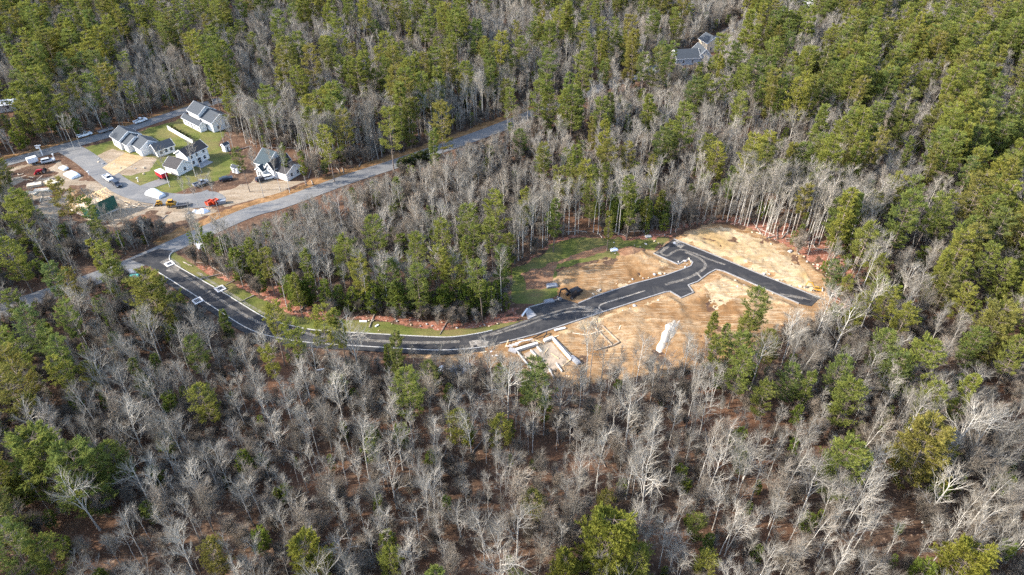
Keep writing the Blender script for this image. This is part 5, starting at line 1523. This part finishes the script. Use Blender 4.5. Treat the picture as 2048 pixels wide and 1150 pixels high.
def mailbox(u, v, label, h=1.4):
    x, y = G(u, v)
    o = thing('mailbox', (x, y, 0.05), random.random(), label, 'mailbox')
    MB().box(-0.1, 0.1, -0.1, 0.1, 0, h).build('post', M['trim'], o)
    MB().prism([(-0.3, h), (0.4, h), (0.4, h + .25), (0.3, h + .35), (-0.2, h + .35), (-0.3, h + .25)], -0.14, 0.14).build('box', M['trim'], o)
mailbox(277, 364, 'white mailbox on the lawn corner by the asphalt driveway')
mailbox(179, 351, 'white mailbox post on the street lawn beside the white tarpaulin')
mailbox(108, 316, 'white mailbox at the small round lawn by the street entrance')
x, y = G(86, 311)
sg = thing('sign_post', (x, y, 0.05), 0.3, 'tall white hanging-sign post beside the side road', 'sign')
MB().box(-0.14, 0.14, -0.14, 0.14, 0, 4.0).build('post', M['trim'], sg); MB().box(-1.3, 0.8, -0.1, 0.1, 4.003, 4.3).build('arm', M['trim'], sg); MB().box(-1.2, -0.3, -0.05, 0.05, 2.9, 3.7).build('sign_board', M['trim'], sg)
def shed(u, v, ang, L, W, Hh, label):
    x, y = G(u, v)
    o = thing('shed', (x, y, 0.05), math.radians(ang), label, 'shed')
    gable(o, 0, L, 0, W, Hh, 0.7, 'x', ov=0.15); door(o, 'F', 0, L / 2, 0.8, 1.7)
shed(465, 345, -25, 2.6, 2.0, 2.0, 'small white shed at the lawn edge near the dark car')
shed(452, 305, 60, 2.4, 1.8, 2.6, 'narrow white shed at the wood edge behind the lawn')

# rocks, logs, debris on the lots
def rock_mesh(seed):
    r_ = np.random.default_rng(seed)
    V = []; n = 8; rings = [(-0.3, .7), (0.05, 1.0), (0.4, .85), (0.7, .45)]
    for z, q in rings:
        for k in range(n):
            a = 2 * math.pi * k / n
            s = q * r_.uniform(0.75, 1.15)
            V.append((s * math.cos(a) * 0.6, s * math.sin(a) * 0.5, z * 0.6 * r_.uniform(.85, 1.1)))
    F = [(i * n + k, i * n + (k + 1) % n, (i + 1) * n + (k + 1) % n, (i + 1) * n + k) for i in range(3) for k in range(n)] + [tuple(range(3 * n, 4 * n))]
    return V, F
rms = []
for k in range(5):
    V, F = rock_mesh(k)
    me = bpy.data.meshes.new('boulder'); me.from_pydata(V, [], F); me.materials.append(M['rock' if k % 2 else 'rock_tan']); rms.append(me)
RK = []
for (u0, v0, u1, v1, n, where) in [(1360, 530, 1380, 523, 7, 'on the small island in the new road'), (1225, 503, 1236, 497, 4, 'beside the plastic-wrapped stones'), (1260, 494, 1340, 478, 6, 'along the wood edge of the back lawn'), (1440, 515, 1640, 590, 22, 'along the upper kerb of the sand lot'), (1170, 592, 1330, 545, 18, 'in the dirt above the new road'), (1440, 560, 1590, 615, 16, 'in the dirt below the dead-end road'), (1210, 638, 1330, 600, 16, 'in the dirt below the new road'), (1500, 460, 1660, 545, 22, 'on the rim of the sand lot'), (720, 640, 1000, 650, 26, 'on the leaf strip above the kerbside lawn'), (1010, 720, 1180, 760, 12, 'in the dirt round the foundation'), (190, 320, 300, 345, 10, 'in the soil beside the gravel driveway')]:
    for i in range(n):
        t = (i + random.random()) / n
        x, y = G(u0 + (u1 - u0) * t, v0 + (v1 - v0) * t)
        y += random.gauss(0, 1.3); x += random.gauss(0, 0.6)
        if sdist(np.array([[x, y]]), ROAD_A)[0] > -0.3 and 'island' not in where:
            continue
        o = bpy.data.objects.new('boulder', random.choice(rms)); COL.objects.link(o)
        s = random.choice([0.5, 0.6, 0.8, 1.0, 1.3]) * (0.45 if 'leaf strip' in where else 0.8)
        o.location = (x, y, 0.2); o.scale = (s, s * random.uniform(.7, 1.2), s * random.uniform(.6, 1)); o.rotation_euler = (0, 0, random.random() * 6)
        sz = 'small' if s < 0.55 else ('large' if s > 0.9 else 'mid-sized')
        tone = 'tan' if o.data.materials[0] == M['rock_tan'] else 'grey'
        lab = '%s %s stone lying %s' % (sz, tone, where)
        tag(o, lab, 'stone', lab)
lg = []
for k in range(4):
    r_ = np.random.default_rng(k + 50)
    L = [4, 6, 8, 5][k]
    p = np.zeros((1, 6, 3)); p[0, :, 0] = np.linspace(-L / 2, L / 2, 6); p[0, :, 1] = np.cumsum(r_.normal(0, .08, 6)); p[0, :, 2] = 0.15
    rad = np.linspace(0.2, 0.09, 6)[None]
    b_, _, _ = grow(r_, p, 4, 0.2, 0.95, (40, 70), (0.6, 1.6), 3, 0.1, 0.1)
    V, F = cat([tubes(p, rad, 7), tubes(b_, np.full((len(b_), 3), 0.04), 3)])
    lg.append(fast_mesh('log%d' % k, V, F, [M['log']]))
for (u0, v0, u1, v1, n, where) in [(1480, 440, 1700, 520, 16, 'on the red leaf litter past the sand lot'), (1650, 560, 1720, 640, 7, 'on the cleared rim by the new road end'), (1100, 470, 1330, 460, 9, 'at the wood edge behind the back lawn'), (600, 610, 900, 640, 12, 'on the leaf strip above the lawn strip'), (380, 522, 520, 580, 7, 'at the wood edge by the drain frames'), (480, 290, 620, 300, 7, 'on the orange leaves behind the houses'), (600, 360, 800, 300, 7, 'under the trees along the main road'), (200, 480, 330, 440, 5, 'on the bank between yard and main road'), (400, 900, 1500, 880, 18, 'on the brown floor of the front woods'), (80, 860, 300, 860, 5, 'on the brown floor of the dark side woods')]:
    for i in range(n):
        t = (i + random.random()) / n
        x, y = G(u0 + (u1 - u0) * t, v0 + (v1 - v0) * t)
        y += random.gauss(0, 2.5)
        if sdist(np.array([[x, y]]), ROAD_A)[0] > -2 or sdist(np.array([[x, y]]), SAND)[0] > -1:
            continue
        k = random.randrange(4)
        o = bpy.data.objects.new('fallen_log', lg[k]); COL.objects.link(o)
        o.location = (x, y, 0.05); o.rotation_euler = (0, 0, random.random() * 6.28)
        lab = '%s grey fallen log %s' % (['short', 'mid-length', 'long', 'stubby'][k], where)
        tag(o, lab, 'log', lab)
for (a, b, lab) in [((719, 643.5), (734, 643.8), 'white plastic pipe lying on the kerbside lawn by the leaf strip'), ((751, 654), (757, 650.5), 'short white board lying on the kerbside lawn'), ((634, 742), (655, 738), 'pale birch log below the footpath in the trees'), ((1044, 633), (1055, 618), 'upright white kerb end beside the parking bay')]:
    A_, B_ = G(*a), G(*b); c = ((A_[0] + B_[0]) / 2, (A_[1] + B_[1]) / 2)
    o = MB().bar((A_[0] - c[0], A_[1] - c[1], 0.2), (B_[0] - c[0], B_[1] - c[1], 0.2), 0.45, 0.3).build('board', M['trim']); o.location = (*c, 0)
    tag(o, lab, 'board')
# grey concrete ramp pieces beside the parking bay
slab_thing('kerb_return', [(1050, 622), (1058, 617), (1072, 632), (1056, 640)], 0.05, 0.26, 'dark_concrete', 'grey sloped kerb return beside the parking bay', 'kerb')


# loose boards about the building yards
brd = []
for k in range(3):
    me = MB().box(-[0.9, 1.4, 1.9][k], [0.9, 1.4, 1.9][k], -0.1, 0.1, 0, 0.08).build('loose_board', M['plywood' if k != 1 else 'lumber']).data
    brd.append(me)
for o in [o for o in COL.objects if o.name.startswith('loose_board')]:
    bpy.data.objects.remove(o)
for (u0, v0, u1, v1, n, where, zz) in [(30, 352, 120, 365, 12, 'in the yard beside the red tractor', 0.25), (60, 395, 130, 400, 9, 'by the deck of the timber house', 0.25), (240, 412, 300, 418, 7, 'in the yard behind the covered boat', 0.3), (1015, 694, 1100, 672, 5, 'at the upper edge of the foundation', 0.55), (1085, 700, 1130, 735, 3, 'on the foundation floor slab', 0.2), (1150, 668, 1240, 655, 3, 'in the dirt near the footing forms', 0.5)]:
    for i in range(n):
        t = (i + random.random()) / n
        x, y = G(u0 + (u1 - u0) * t, v0 + (v1 - v0) * t)
        k = random.randrange(3)
        o = bpy.data.objects.new('loose_board', brd[k]); COL.objects.link(o)
        o.location = (x + random.gauss(0, .5), y + random.gauss(0, 1.0), zz); o.rotation_euler = (0, random.uniform(-.06, .06), random.random() * 3.1)
        lab = '%s loose board lying %s' % (['short pale', 'mid-length yellow', 'long pale'][k], where)
        tag(o, lab, 'board', lab)
